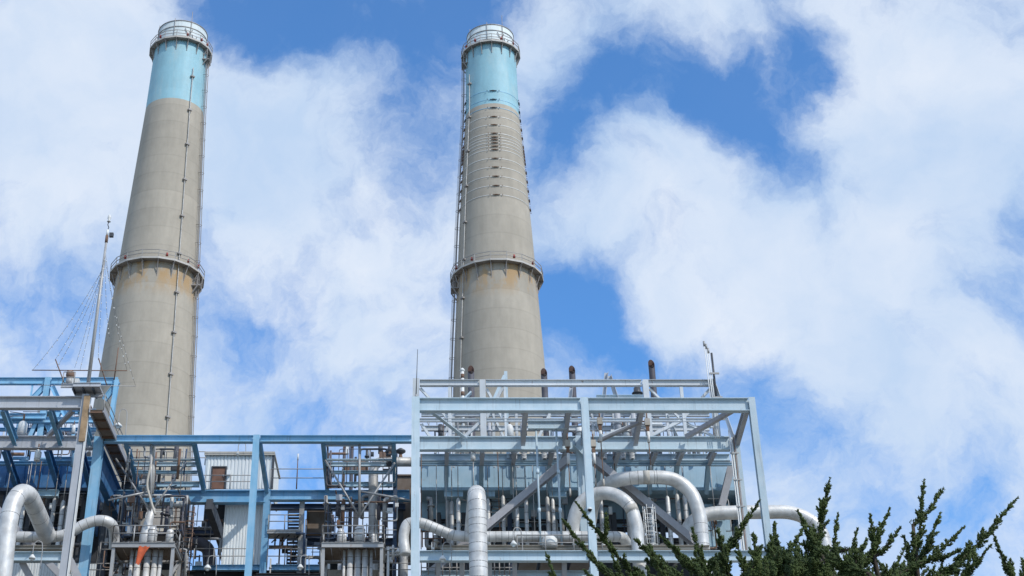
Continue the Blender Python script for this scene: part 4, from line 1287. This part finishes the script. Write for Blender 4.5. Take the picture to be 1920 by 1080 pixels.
# stair tower between blue column and housing
sb = P(553, 1062, YM + 1.5)
stt = thing('stair_tower', sb, 'dark open-tread stairs beside the rear blue column, seen against sky', 'stairs')
def flight(px0, px1, yt, yb, n, Y0, Y1):
    zt_, zb2 = ZP(yt, Y1), ZP(yb, Y0)
    for i in range(n):
        f = i / (n - 1)
        Y, z = Y0 + (Y1 - Y0) * f, zb2 + (zt_ - zb2) * f
        a, b = XZ(px0, Y, z), XZ(px1, Y, z)
        part('tread', G().box(((a + b) / 2, Y, z), (b - a, .34, .07)), 'navy', stt)
    for px in (px0 - .6, px1 + .6):
        part('stringer', G().bar((XZ(px, Y0, zb2), Y0 - .1, zb2 - .1), (XZ(px, Y1, zt_), Y1 + .1, zt_ - .1), .07, .28), 'navy', stt)
flight(541, 565, 948, 990, 8, YM + 1.0, YM + 3.2)
flight(539, 564, 1006, 1056, 9, YM + 1.0, YM + 3.4)
for (x0, x1, y) in ((502, 566, 993), (500, 566, 1000)):
    pass
z = ZP(994, YM - .5)
a, b = XZ(501, YM - .5, z), XZ(565, YM - .5, z)
part('landing', G().box(((a + b) / 2, YM + .3, z), (b - a, 1.5, .16)), 'galv', stt)
part('landing_beam', G().beam((a, YM - .4, z - .1), (b, YM - .4, z - .1), .24, .14), 'galv', stt)
for k in range(3):
    part('landing_brace', G().angle((a + .3 + k * .75, YM + .1, z - .75), (a + .85 + k * .75, YM + .1, z - .15), .1), 'dark', stt)
part('landing_soffit', G().box(((a + b) / 2, YM + 1.0, z - .8), (b - a - .1, .3, .2)), 'deck', stt)
railing([(a + .05, YM - .45, z + .09), (b - .05, YM - .45, z + .09)], 1.1, '', parent=stt, step=.9)
z = ZP(1060, YM - .5)
railing([P(500, 1060, YM - .5), P(600, 1060, YM - .5)], 1.25, 'long railing at the foot of the stair tower', group='railings', step=1.1)
railing([P(362, 1060, YM - .4), P(474, 1060, YM - .4)], 1.25, 'railing in front of the white sheet-metal wall', group='railings', step=1.4)

# valve platforms of the two middle bays
def platform(x0, x1, yf, label, tarp=False):
    Yf, Yb = YB - 1.6, YB + 1.8
    z = ZP(yf, Yf)
    a, b = XZ(x0, Yf, z), XZ(x1, Yf, z)
    t = thing('valve_platform', ((a + b) / 2, Yf, 0), label, 'platform', 'valve platforms')
    part('edge_channel', G().beam((a, Yf, z), (b, Yf, z), .34, .16), 'galv', t)
    part('edge_channel', G().beam((a, Yb, z), (b, Yb, z), .34, .16), 'galv', t)
    part('edge_channel', G().beam((a, Yf + .1, z), (a, Yb - .1, z), .33, .16), 'galv', t)
    part('edge_channel', G().beam((b, Yf + .1, z), (b, Yb - .1, z), .33, .16), 'galv', t)
    n = 7
    for i in range(n):
        u, v = a + (b - a) * i / n, a + (b - a) * (i + 1) / n
        part('deck_plank', G().box(((u + v) / 2, (Yf + Yb) / 2, z + .02 + .006 * (i % 2)), (v - u - .03, Yb - Yf - .25, .06)), 'deck', t)
    for x in (a + .12, b - .12):
        for Y in (Yf + .15, Yb - .15):
            part('leg', G().beam((x, Y, z - .18), (x, Y, 0), .24, .22), 'galv', t)
        part('knee_brace', G().angle((x, Yf + .3, z - 1.9), (x, Yb - .4, z - .25), .16), 'galv', t)
    part('knee_brace', G().angle((b - .2, Yb - .4, z - 1.9), (a + 1.8, Yb - .4, z - .25), .16), 'rust', t)
    rl = [(a, Yf, z + .17), (b, Yf, z + .17), (b, Yb, z + .17), (a, Yb, z + .17), (a, Yf, z + .17)]
    railing(rl, 1.2, '', parent=t, step=1.25, base_mat='galv', r=.04)
    part('back_panel', G().box(((a + b) / 2, Yb + .5, z - 1.6), (b - a - .5, .1, 2.2)), 'beige', t)
    return a, b, Yf, Yb, z
def stub_riser(x, Y, z0, z1, r, label, mat='alu', dome=True):
    t = thing('relief_pipe', (x, Y, z0), label, 'pipe', 'relief pipes of the valve platforms')
    h = z1 - z0
    part('pipe_run', G().tube([(x, Y, z0), (x, Y, z1 - r * 1.2), (x, Y, z1 - r * .5), (x, Y, z1 - r * .12), (x, Y, z1)], [r, r, r * .86, r * .5, r * .1], 16), mat, t)
    for k in (.3, .55, .8):
        part('band', ring(Vector((x, Y, z0 + h * k)), Vector((0, 0, 1)), r * 1.03, .035), 'seam', t)
for nm, (x0, x1, yf) in (('left', (210, 328, 1022)), ('right', (603, 719, 1022))):
    a, b, Yf, Yb, z = platform(x0, x1, yf, f'railed steel platform with silver pipes in the {nm} middle bay')
    w_ = b - a
    if nm == 'left':
        ups = ((.58, 1.7, .34, 'big domed silver pipe standing on the left valve platform'), (.86, 1.5, .27, 'narrow domed silver pipe at the right end of the left valve platform'))
    else:
        ups = ((.29, 1.55, .26, 'narrow domed silver pipe at the left of the right valve platform'), (.6, 1.75, .38, 'big domed silver pipe in the middle of the right valve platform'), (.36, 1.2, .11, 'thin silver pipe beside the narrow domed one, right valve platform'), (.82, 1.2, .12, 'thin silver pipe at the right of the right valve platform'))
    for f, h, r_, lb in ups:
        stub_riser(a + w_ * f, (Yf + Yb) / 2 - .6, z + .06, z + h, r_, lb)
    downs = ((.30, .13), (.40, .22), (.55, .22), (.67, .20), (.76, .14)) if nm == 'left' else ((.36, .09), (.46, .21), (.58, .21), (.70, .21), (.80, .10))
    for i, (f, r_) in enumerate(downs):
        x, Y = a + w_ * f, (Yf + Yb) / 2 - .9
        t = thing('down_pipe', (x, Y, 0), f'{ORD[i]} silver pipe from the left below the {nm} valve platform', 'pipe', 'pipes below the valve platforms')
        part('pipe_run', G().tube([(x, Y, 0), (x, Y, z - .1)], r_, 14), 'alu', t)
        for k in range(3):
            part('band', ring(Vector((x, Y, z - .6 - .75 * k)), Vector((0, 0, 1)), r_ * 1.03, .035), 'seam', t)
    if nm == 'left':
        # silver exhaust cone with a long neck
        cx_ = XZ(277, YB + 1.2, ZP(960, YB + 1.2))
        t = thing('exhaust_stack', (cx_, YB + 1.2, z), 'tall tapering silver exhaust with twin necks in the left middle bay', 'exhaust')
        part('cone', G().tube([(cx_, YB + 1.2, z + .1), (cx_, YB + 1.2, z + 1.6), (cx_ + .15, YB + 1.2, z + 2.7), (cx_ + .35, YB + 1.1, z + 3.6)], [.42, .42, .3, .2], 16), 'alu', t)
        part('neck', G().tube([P(283, 925, YB + 1.1), P(286, 880, YB + 1), P(288, 838, YB + .7)], [.22, .2, .06], 12), 'alu_old', t)
        part('neck', G().tube(spline([P(288, 838, YB + .5), P(282, 875, YB + .5), P(276, 908, YB + .5), P(281, 932, YB + .4), P(291, 965, YB + .2)], 6), .085, 10), 'beige', t)
        # tarp hanging under the deck
        zt_ = z - .2
        x0_, x1_ = XZ(261, Yf - .3, z), XZ(283, Yf - .3, z)
        tg = G()
        nn, mm = 9, 9
        for i in range(nn):
            for j in range(mm):
                u, v = i / (nn - 1), j / (mm - 1)
                drop = 1.25 - .75 * max(0, u - .45) / .55
                tg.v.append(Vector((x0_ + (x1_ - x0_) * (u * (1 - .25 * v)) - .12 * v, Yf - .28 - .10 * math.sin(u * 9) * v - .05, zt_ - drop * v + .05 * math.sin(u * 14))))
        for i in range(nn - 1):
            for j in range(mm - 1):
                tg.face((i * mm + j, i * mm + j + 1, (i + 1) * mm + j + 1, (i + 1) * mm + j), True)
        single('tarp', tg, 'tarp', 'orange tarp hanging below the left valve platform', 'tarp')
    # valves with hand wheels on the deck
    for i, f in enumerate((.12, .47, .72, .95)):
        p = Vector((a + w_ * f, Yb - .5, z + .06))
        t = thing('hand_valve', p, f'{ORD[i]} hand valve from the left on the {nm} valve platform', 'valve', 'hand valves')
        part('body', G().tube([p, p + Vector((0, 0, .35)), p + Vector((0, 0, .5)), p + Vector((0, 0, .7))], [.16, .2, .26, .1], 10), 'rust' if i % 2 else 'galv', t)
        part('stem', G().tube([p + Vector((0, 0, .7)), p + Vector((0, 0, 1.15))], .04, 6), 'galv', t)
        part('hand_wheel', G().rev([(.2, p.z + 1.08), (.25, p.z + 1.08), (.25, p.z + 1.13), (.2, p.z + 1.13)], (p.x, p.y), 14, True, False), 'dark', t)

# spindly ladder cage left of the rear girder, and drums by the square-bend pipe
a = P(352, 1010, YM - 2)
t = thing('caged_ladder', a, 'brown caged ladder right of the left valve platform', 'ladder')
hh = ZP(950, YM - 2) - a.z
for s_ in (-.3, .3):
    part('stile', G().tube([a + Vector((s_, 0, -3)), a + Vector((s_, 0, hh))], .045, 6), 'rust', t)
for k in range(16):
    part('rung', G().tube([a + Vector((-.3, 0, -2.8 + .32 * k)), a + Vector((.3, 0, -2.8 + .32 * k))], .025, 5), 'rust', t)
for k in range(6):
    z = -2 + .75 * k
    part('cage_hoop', G().tube([a + Vector((.5 * math.cos(R(q)), -.35 + .55 * math.sin(R(q)), z)) for q in range(40, -221, -20)], .028, 5), 'rust', t)
for px, y0, y1, w_, lb in ((722, 836, 862, 22, 'dark silencer box on the square-bend pipe'), (751, 838, 862, 12, 'dark valve head on the square-bend pipe beside the corner column')):
    p = P(px, y1, 110)
    k = MPX(y1, 110)
    t = thing('valve_actuator', p, lb, 'valve')
    if w_ > 15:
        part('body', G().box(p + Vector((0, 0, .3)), (w_ * k, .6, .45)), 'rust', t)
        for s_ in (-1, 1):
            part('horn', G().tube([p + Vector((s_ * w_ * k * .38, 0, .5)), p + Vector((s_ * w_ * k * .42, 0, 1.15))], [.2, .16], 10), 'dark', t)
    else:
        part('stem', G().tube([p + Vector((0, 0, -.1)), p + Vector((0, 0, .5))], [.2, .1], 10), 'rust', t)
        part('diaphragm', G().tube([p + Vector((0, 0, .5)), p + Vector((0, 0, .62)), p + Vector((0, 0, .72)), p + Vector((0, 0, .9))], [.2, .38, .38, .12], 14), 'dark', t)
# pipes with caps low at the right of the right platform
for i, (px, y0) in enumerate(((728, 1025), (737, 1022))):
    a = P(px, y0, 103.5)
    t = thing('capped_pipe', ground_z(a), ('left' if i == 0 else 'right') + ' thin capped white pipe beside the right valve platform', 'pipe', 'capped pipes')
    part('pipe_run', G().tube([ground_z(a, 0 if i == 0 else a.z - 1), a - Vector((0, 0, .15)), a], [.1, .1, .05], 10), 'alu', t)
    part('band', ring(a - Vector((0, 0, .3)), Vector((0, 0, 1)), .112, .05), 'seam', t)
a = P(742, 1004, 105)
big_pipe('insulated_pipe', [P(756, 1030, 108), P(757, 1075, 108), ground_z(P(757, 1075, 108), 10)], .30, 'dull silver pipe dropping behind the pale blue corner column', 'alu_old', group='large silver pipes')

# ------------------------------------------------------------------ small-bore piping, trays and boxes inside the bays
def pipe_rack(x0, x1, y0, y1, Ya, Yb, n, label, seed, mats, boxes=4, rmax=.1):
    q = random.Random(seed)
    base = P((x0 + x1) / 2, y1, (Ya + Yb) / 2)
    t = thing('pipe_rack', base, label, 'pipes', 'small-bore piping')
    for _ in range(n):
        Y = q.uniform(Ya, Yb)
        p = P(q.uniform(x0, x1), q.uniform(y0, y1), Y)
        lo, hi = P(x0, y1, Y), P(x1, y0, Y)
        pts = [p]
        ax_ = q.choice('zzx')
        for _k in range(q.choice((1, 2, 3, 3))):
            p = p.copy()
            if ax_ == 'z':
                p.z = min(hi.z, max(lo.z, p.z + q.choice((-1, 1)) * q.uniform(1.0, 3.6)))
                ax_ = q.choice('xxy')
            elif ax_ == 'x':
                p.x = min(hi.x, max(lo.x, p.x + q.choice((-1, 1)) * q.uniform(.5, 2.6)))
                ax_ = 'z'
            else:
                p.y = min(Yb, max(Ya, p.y + q.choice((-1, 1)) * q.uniform(.5, 1.6)))
                ax_ = 'z'
            if (p - pts[-1]).length > .3:
                pts.append(p)
        if len(pts) < 2:
            continue
        rr_ = q.choice((.03, .03, .045, .06, .08, rmax))
        path = [pts[0]]
        for a_, b_, c_ in zip(pts, pts[1:], pts[2:]):
            e_ = min(.25, (b_ - a_).length * .4, (c_ - b_).length * .4)
            u_, v_ = (a_ - b_).normalized() * e_, (c_ - b_).normalized() * e_
            path += [b_ + u_, b_ + u_ * .35 + v_ * .35 * .35 + u_ * -.05, b_ + v_ * .35 + u_ * .12, b_ + v_]
        path.append(pts[-1])
        mt = q.choice(mats)
        o_ = part('pipe_run', G().tube(path, rr_, 8), mt, t)
        if rr_ > .05 and q.random() < .6:
            d_ = (pts[1] - pts[0]).normalized()
            m_ = pts[0].lerp(pts[1], q.uniform(.3, .7))
            part('flange', G().tube([m_ - d_ * .05, m_ + d_ * .05], rr_ * 1.8, 10), mt, o_)
    for _ in range(boxes):
        Y = q.uniform(Ya, Yb)
        p = P(q.uniform(x0, x1), q.uniform(y0, y1), Y)
        part('junction_box', G().box(p, (q.uniform(.2, .5), .2, q.uniform(.25, .6))), q.choice(('white', 'galv', 'grey', 'rust', 'dark')), t)
    return t
DK = ['dark', 'dark', 'vent', 'rust', 'alu_old', 'galv', 'navy']
pipe_rack(236, 350, 842, 915, YB + 1, YM - .6, 26, 'tangle of thin pipes before the left chimney foot, above the blue girder', 1, DK, 6)
pipe_rack(225, 350, 930, 1005, YB + 1.5, YM - .5, 34, 'tangle of thin pipes above the left valve platform', 2, DK + ['rust', 'white'], 8, .14)
pipe_rack(205, 350, 1030, 1085, YB + .5, YM, 18, 'thin dark pipes in the recess under the left valve platform', 3, DK, 5)
pipe_rack(612, 742, 842, 915, YB + 2, YM - .6, 22, 'thin pipes in the upper part of the right middle bay', 4, DK, 5)
pipe_rack(608, 745, 930, 1010, YB + 2, YM, 36, 'tangle of dark thin pipes above the right valve platform', 5, DK, 8, .14)
pipe_rack(600, 772, 1030, 1085, YB + .8, YM, 22, 'thin pipes in the recess under the right valve platform', 6, DK, 5)
pipe_rack(4, 178, 925, 1025, YW - 1, YW + 2.5, 40, 'dark small pipes below the deep blue casing at far left', 7, DK, 6, .16)
pipe_rack(4, 180, 772, 866, YC - 1.5, YW + 4, 40, 'small pipes and fittings on the roof of the deep blue casing', 8, ['blue', 'sky_blue', 'dark', 'grey', 'white', 'vent', 'rust'], 9, .14)
pipe_rack(800, 1365, 935, 1028, YW - .6, YW + 1.6, 80, 'dark small pipes in the opening below the pale blue casing', 9, DK + ['alu_old'], 14, .16)
pipe_rack(800, 1340, 790, 866, YC + .3, YW + 4, 95, 'small pipes and fittings on the roof steel of the right-hand unit', 10, ['pale_rusty', 'grey', 'white', 'galv', 'dark', 'rust', 'vent', 'brace'], 22, .14)
pipe_rack(350, 420, 945, 1080, YM + 1, YM + 6, 20, 'thin pipes beside the white sheet-metal wall, left side', 11, DK, 4)
pipe_rack(505, 605, 1000, 1085, YM - .5, YM + 4, 20, 'thin pipes around the stair tower foot', 12, DK, 4)
pipe_rack(190, 240, 930, 1080, YB + 3, YM, 18, 'thin pipes right of the blue column at left', 13, DK + ['white'], 4)
# more railings and catwalks in the depth of the bays
railing([P(186, 1046, YB + 1), P(212, 1046, YB + 1)], 1.1, 'short railing between the blue column and the left valve platform', group='railings', step=.7)
railing([P(165, 1083, YB + 2), P(208, 1083, YB + 2)], 1.0, 'low railing at the foot of the blue column at left', group='railings', step=.8)
railing([P(792, 1026, YA + 3), P(832, 1026, YA + 3)], 1.1, 'dark railing left of the lower deck beside the corner column', base_mat='rust', group='railings', step=.5)
railing([P(620, 985, YM + 1.5), P(740, 985, YM + 1.5)], 1.1, 'rear railing across the right middle bay', group='railings', step=1.2)
railing([P(238, 985, YM + 1.5), P(345, 985, YM + 1.5)], 1.1, 'rear railing across the left middle bay', group='railings', step=1.2)
railing([P(345, 1003, YM + 4), P(424, 1003, YM + 4)], 1.1, 'rear railing left of the white sheet-metal wall', group='railings', step=1.3)
railing([P(728, 1083, YB), P(772, 1083, YB)], 1.0, 'low railing left of the pale blue corner column', group='railings', step=.9)
railing([P(572, 1000, YM + 3.8), P(606, 1000, YM + 3.8)], 1.1, 'rear railing under the brown machine housing', group='railings', step=1.2)

# ------------------------------------------------------------------ cypress trees
def cypress(name, base, trunk_top, plumes, fills, label, seed):
    rg = np.random.default_rng(seed)
    V, Fc = [], []
    count = 0
    limbs = []
    def plume(path, wmax, dens):
        nonlocal count
        pts = np.array([tuple(p) for p in path])
        segs = np.linalg.norm(np.diff(pts, axis=0), axis=1)
        cum = np.concatenate([[0], np.cumsum(segs)])
        Lh = cum[-1]
        def at(ss):
            c_ = np.stack([np.interp(ss, cum, pts[:, k]) for k in range(3)], 1)
            d_ = np.stack([np.interp(np.minimum(ss + .1, Lh), cum, pts[:, k]) - np.interp(np.maximum(ss - .1, 0), cum, pts[:, k]) for k in range(3)], 1)
            return c_, d_ / (np.linalg.norm(d_, axis=1)[:, None] + 1e-9)
        # branchlets: feathery, long below the middle, none at the fine tip
        nb = max(6, int(Lh * dens))
        s = np.sort(rg.uniform(.0, .97, nb)) * Lh
        c, d = at(s)
        f = s / Lh
        q = rg.normal(size=(nb, 3))
        q -= (q * d).sum(1)[:, None] * d
        q /= np.linalg.norm(q, axis=1)[:, None]
        bl = wmax * (1.02 - f) ** .8 * np.clip(.5 + f / .3, .5, 1) * rg.uniform(.45, 1.5, nb)
        an = rg.uniform(.38, .8, nb)
        tw = d * np.cos(an)[:, None] + q * np.sin(an)[:, None]
        tw[:, 2] += .10
        tw /= np.linalg.norm(tw, axis=1)[:, None]
        ns = np.maximum(6, (bl / .0029).astype(int))
        idx = np.repeat(np.arange(nb), ns)
        n1 = len(idx)
        u = rg.uniform(0, 1, n1) ** .9
        spread = (.046 * (1.05 - u) * np.clip(bl[idx] / .2, .4, 1.2))
        o1 = c[idx] + tw[idx] * (bl[idx] * u)[:, None] + rg.normal(size=(n1, 3)) * (spread * .55)[:, None]
        d1 = tw[idx] + rg.normal(scale=.38, size=(n1, 3))
        # sprigs along the leader itself
        n2 = int(Lh / .0042)
        s2 = rg.uniform(0, 1, n2) * Lh
        c2, dv2 = at(s2)
        o2 = c2 + rg.normal(size=(n2, 3)) * (.006 + .026 * (1 - s2 / Lh))[:, None]
        d2 = dv2 + rg.normal(scale=.40, size=(n2, 3))
        o = np.concatenate([o1, o2])
        dd = np.concatenate([d1, d2])
        n = n1 + n2
        dd /= np.linalg.norm(dd, axis=1)[:, None]
        ln = rg.uniform(.04, .10, n) * np.concatenate([1 - .35 * u, 1 - .35 * s2 / Lh])
        rr_ = rg.uniform(.010, .018, n)
        a = np.cross(dd, rg.normal(size=(n, 3)))
        a /= np.linalg.norm(a, axis=1)[:, None]
        b = np.cross(dd, a)
        m = o + dd * (ln * .38)[:, None]
        vv = np.empty((n, 5, 3))
        vv[:, 0] = o
        for k in range(3):
            t = 2 * math.pi * k / 3
            vv[:, k + 1] = m + (a * math.cos(t) + b * math.sin(t)) * rr_[:, None]
        vv[:, 4] = o + dd * ln[:, None]
        ff = np.array([(0, 2, 1), (0, 3, 2), (0, 1, 3), (4, 1, 2), (4, 2, 3), (4, 3, 1)])
        base_i = count + np.arange(n)[:, None, None] * 5
        Fc.append((ff[None] + base_i).reshape(-1, 3))
        V.append(vv.reshape(-1, 3))
        count += n * 5
    tb, tt = Vector(base), Vector(trunk_top)
    def limb_path(root, tip, sag):
        mid = root.lerp(tip, .5) + Vector((0, 0, -sag))
        return spline([root, mid, tip], 7)
    allp = list(plumes) + list(fills)
    for (rx, ry, rY, tx, ty, tY, wd) in allp:
        root, tip = P(rx, ry, rY), P(tx, ty, tY)
        path = limb_path(root, tip, (tip - root).length * rg.uniform(.06, .17))
        plume(path, wd * 1.3, 20)
        k = [float(x) for x in np.linspace(.035, .006, len(path))]
        limbs.append((path, k))
        # side shoots with tips of their own
        for _ in range(int(rg.integers(1, 4))):
            i = int(rg.integers(len(path) // 4, max(len(path) // 4 + 1, len(path) * 2 // 3)))
            q = path[i]
            dirn = (path[i + 1] - path[i]).normalized()
            sd = Vector(rg.normal(size=3))
            sd = (dirn * .8 + sd.normalized() * .55 + Vector((0, 0, .25))).normalized()
            e = q + sd * float((tip - root).length * rg.uniform(.18, .36))
            pth = spline([q, q.lerp(e, .5) + Vector((0, 0, -.04)), e], 5)
            plume(pth, wd * .72, 20)
            limbs.append((pth, [float(x) for x in np.linspace(.018, .005, len(pth))]))
    t = thing(name, base, label, 'tree', 'cypress trees')
    tr = part('trunk', G().tube(spline([tb, tb.lerp(tt, .4) + Vector((.2, .1, 0)), tt], 8), [.42 - .3 * i / 16 for i in range(17)], 14), 'bark', t)
    # boughs from the trunk to the foot of the plumes
    for i, (rx, ry, rY, tx, ty, tY, wd) in enumerate(allp):
        root = P(rx, ry, rY)
        f = float(rg.uniform(.45, .97))
        s0 = tb.lerp(tt, f) + Vector((.2 * math.sin(f * 3), 0, 0))
        part('bough', G().tube(spline([s0, s0.lerp(root, .55) + Vector((0, 0, -.25)), root], 5), [.09 - .055 * k / 10 for k in range(11)], 7), 'bark', t)
    g = G()
    for pth, k in limbs:
        g.tube(pth, k, 5, False)
    o = part('twigs', g, 'bark', t)
    o['kind'] = 'stuff'
    me = bpy.data.meshes.new('crown')
    vv, ff = np.concatenate(V), np.concatenate(Fc)
    vv = vv - np.array(tuple(base))
    me.vertices.add(len(vv))
    me.vertices.foreach_set('co', vv.astype(np.float32).ravel())
    me.loops.add(len(ff) * 3)
    me.loops.foreach_set('vertex_index', ff.astype(np.int32).ravel())
    me.polygons.add(len(ff))
    me.polygons.foreach_set('loop_start', np.arange(0, len(ff) * 3, 3, dtype=np.int32))
    me.polygons.foreach_set('loop_total', np.full(len(ff), 3, dtype=np.int32))
    me.update(calc_edges=True)
    me.materials.append(M['foliage'])
    o = bpy.data.objects.new('crown', me)
    col.objects.link(o)
    o.parent = t
    o['kind'] = 'stuff'
    print(label, len(ff), 'triangles')

def fills(n, xr, env, seed, lean):
    r_ = random.Random(seed)
    out = []
    for _ in range(n):
        x = r_.uniform(*xr)
        e = np.interp(x, [p[0] for p in env], [p[1] for p in env])
        ty = e + 12 + abs(r_.gauss(0, 1)) * 45
        Y = r_.uniform(27.5, 33)
        ln = r_.uniform(70, 150)
        an = lean(x) + r_.gauss(0, .5)
        out.append((x - math.sin(an) * ln, ty + math.cos(an) * ln, Y + r_.uniform(-.8, .8), x, ty, Y, r_.uniform(.13, .24)))
    return out
env = [(1020, 1075), (1100, 1060), (1200, 1060), (1300, 1035), (1400, 1012), (1470, 1005), (1540, 995), (1600, 1020), (1680, 1040), (1740, 1035), (1800, 1065), (1930, 1080)]
plA = [(1230, 1110, 30, 1080, 942, 29, .17), (1210, 1100, 29.5, 1054, 974, 29, .17), (1070, 1130, 28.5, 1024, 1038, 28.5, .13), (1290, 1090, 30, 1190, 1012, 29.5, .2), (1380, 1110, 30.5, 1250, 1015, 30, .2),
       (1235, 1130, 28, 1102, 1042, 27.5, .16), (1295, 1090, 30.5, 1424, 938, 30, .19), (1340, 1100, 31, 1297, 990, 31, .2), (1370, 1090, 29.5, 1345, 992, 29, .2), (1300, 1120, 28.5, 1215, 1038, 28, .2),
       (1410, 1110, 31, 1378, 1004, 31, .2), (1360, 1110, 30.5, 1236, 1002, 30.5, .15), (1420, 1110, 30, 1454, 982, 30, .2), (1430, 1100, 29, 1412, 1000, 29, .16), (1170, 1130, 28, 1095, 1068, 27.8, .13)]
plB = [(1500, 1100, 30, 1556, 897, 30, .30), (1550, 1080, 30.5, 1571, 964, 30.5, .16), (1570, 1100, 31, 1608, 991, 31, .15), (1575, 1090, 30, 1668, 953, 30, .22), (1640, 1060, 30.2, 1632, 964, 30, .15), (1640, 1045, 30, 1688, 989, 29.7, .09),
       (1690, 1110, 31, 1733, 900, 31, .24), (1712, 985, 31, 1769, 916, 31, .13), (1690, 1090, 30.5, 1763, 963, 30.5, .20), (1680, 1080, 30, 1808, 988, 30, .15), (1720, 1105, 30, 1908, 933, 30, .24),
       (1760, 1110, 29.5, 1857, 1022, 29, .18), (1915, 1110, 31, 1859, 993, 31, .16), (1905, 1110, 30, 1930, 1005, 30, .17), (1400, 1090, 29, 1510, 985, 29, .22), (1470, 1100, 30.5, 1452, 980, 30.5, .14), (1540, 1040, 29.8, 1496, 957, 29.8, .11), (1610, 1120, 29, 1700, 1022, 29, .2), (1560, 1110, 28.5, 1625, 1010, 28.5, .2)]
b1, b2 = P(1330, 1200, 30.5), P(1680, 1200, 30.5)
cypress('cypress_tree', (b1.x, 30.5, 0), (b1.x, 30.5, b1.z + .6), plA, fills(62, (1170, 1480), env, 3, lambda x: (x - 1380) / 260), 'dark green cypress in front of the arched pipes', 11)
cypress('cypress_tree', (b2.x, 30.5, 0), (b2.x, 30.5, b2.z + .6), plB, fills(88, (1430, 1770), env, 5, lambda x: .15 + (x - 1640) / 330), 'dark green cypress with spiky tips against the sky at lower right', 12)
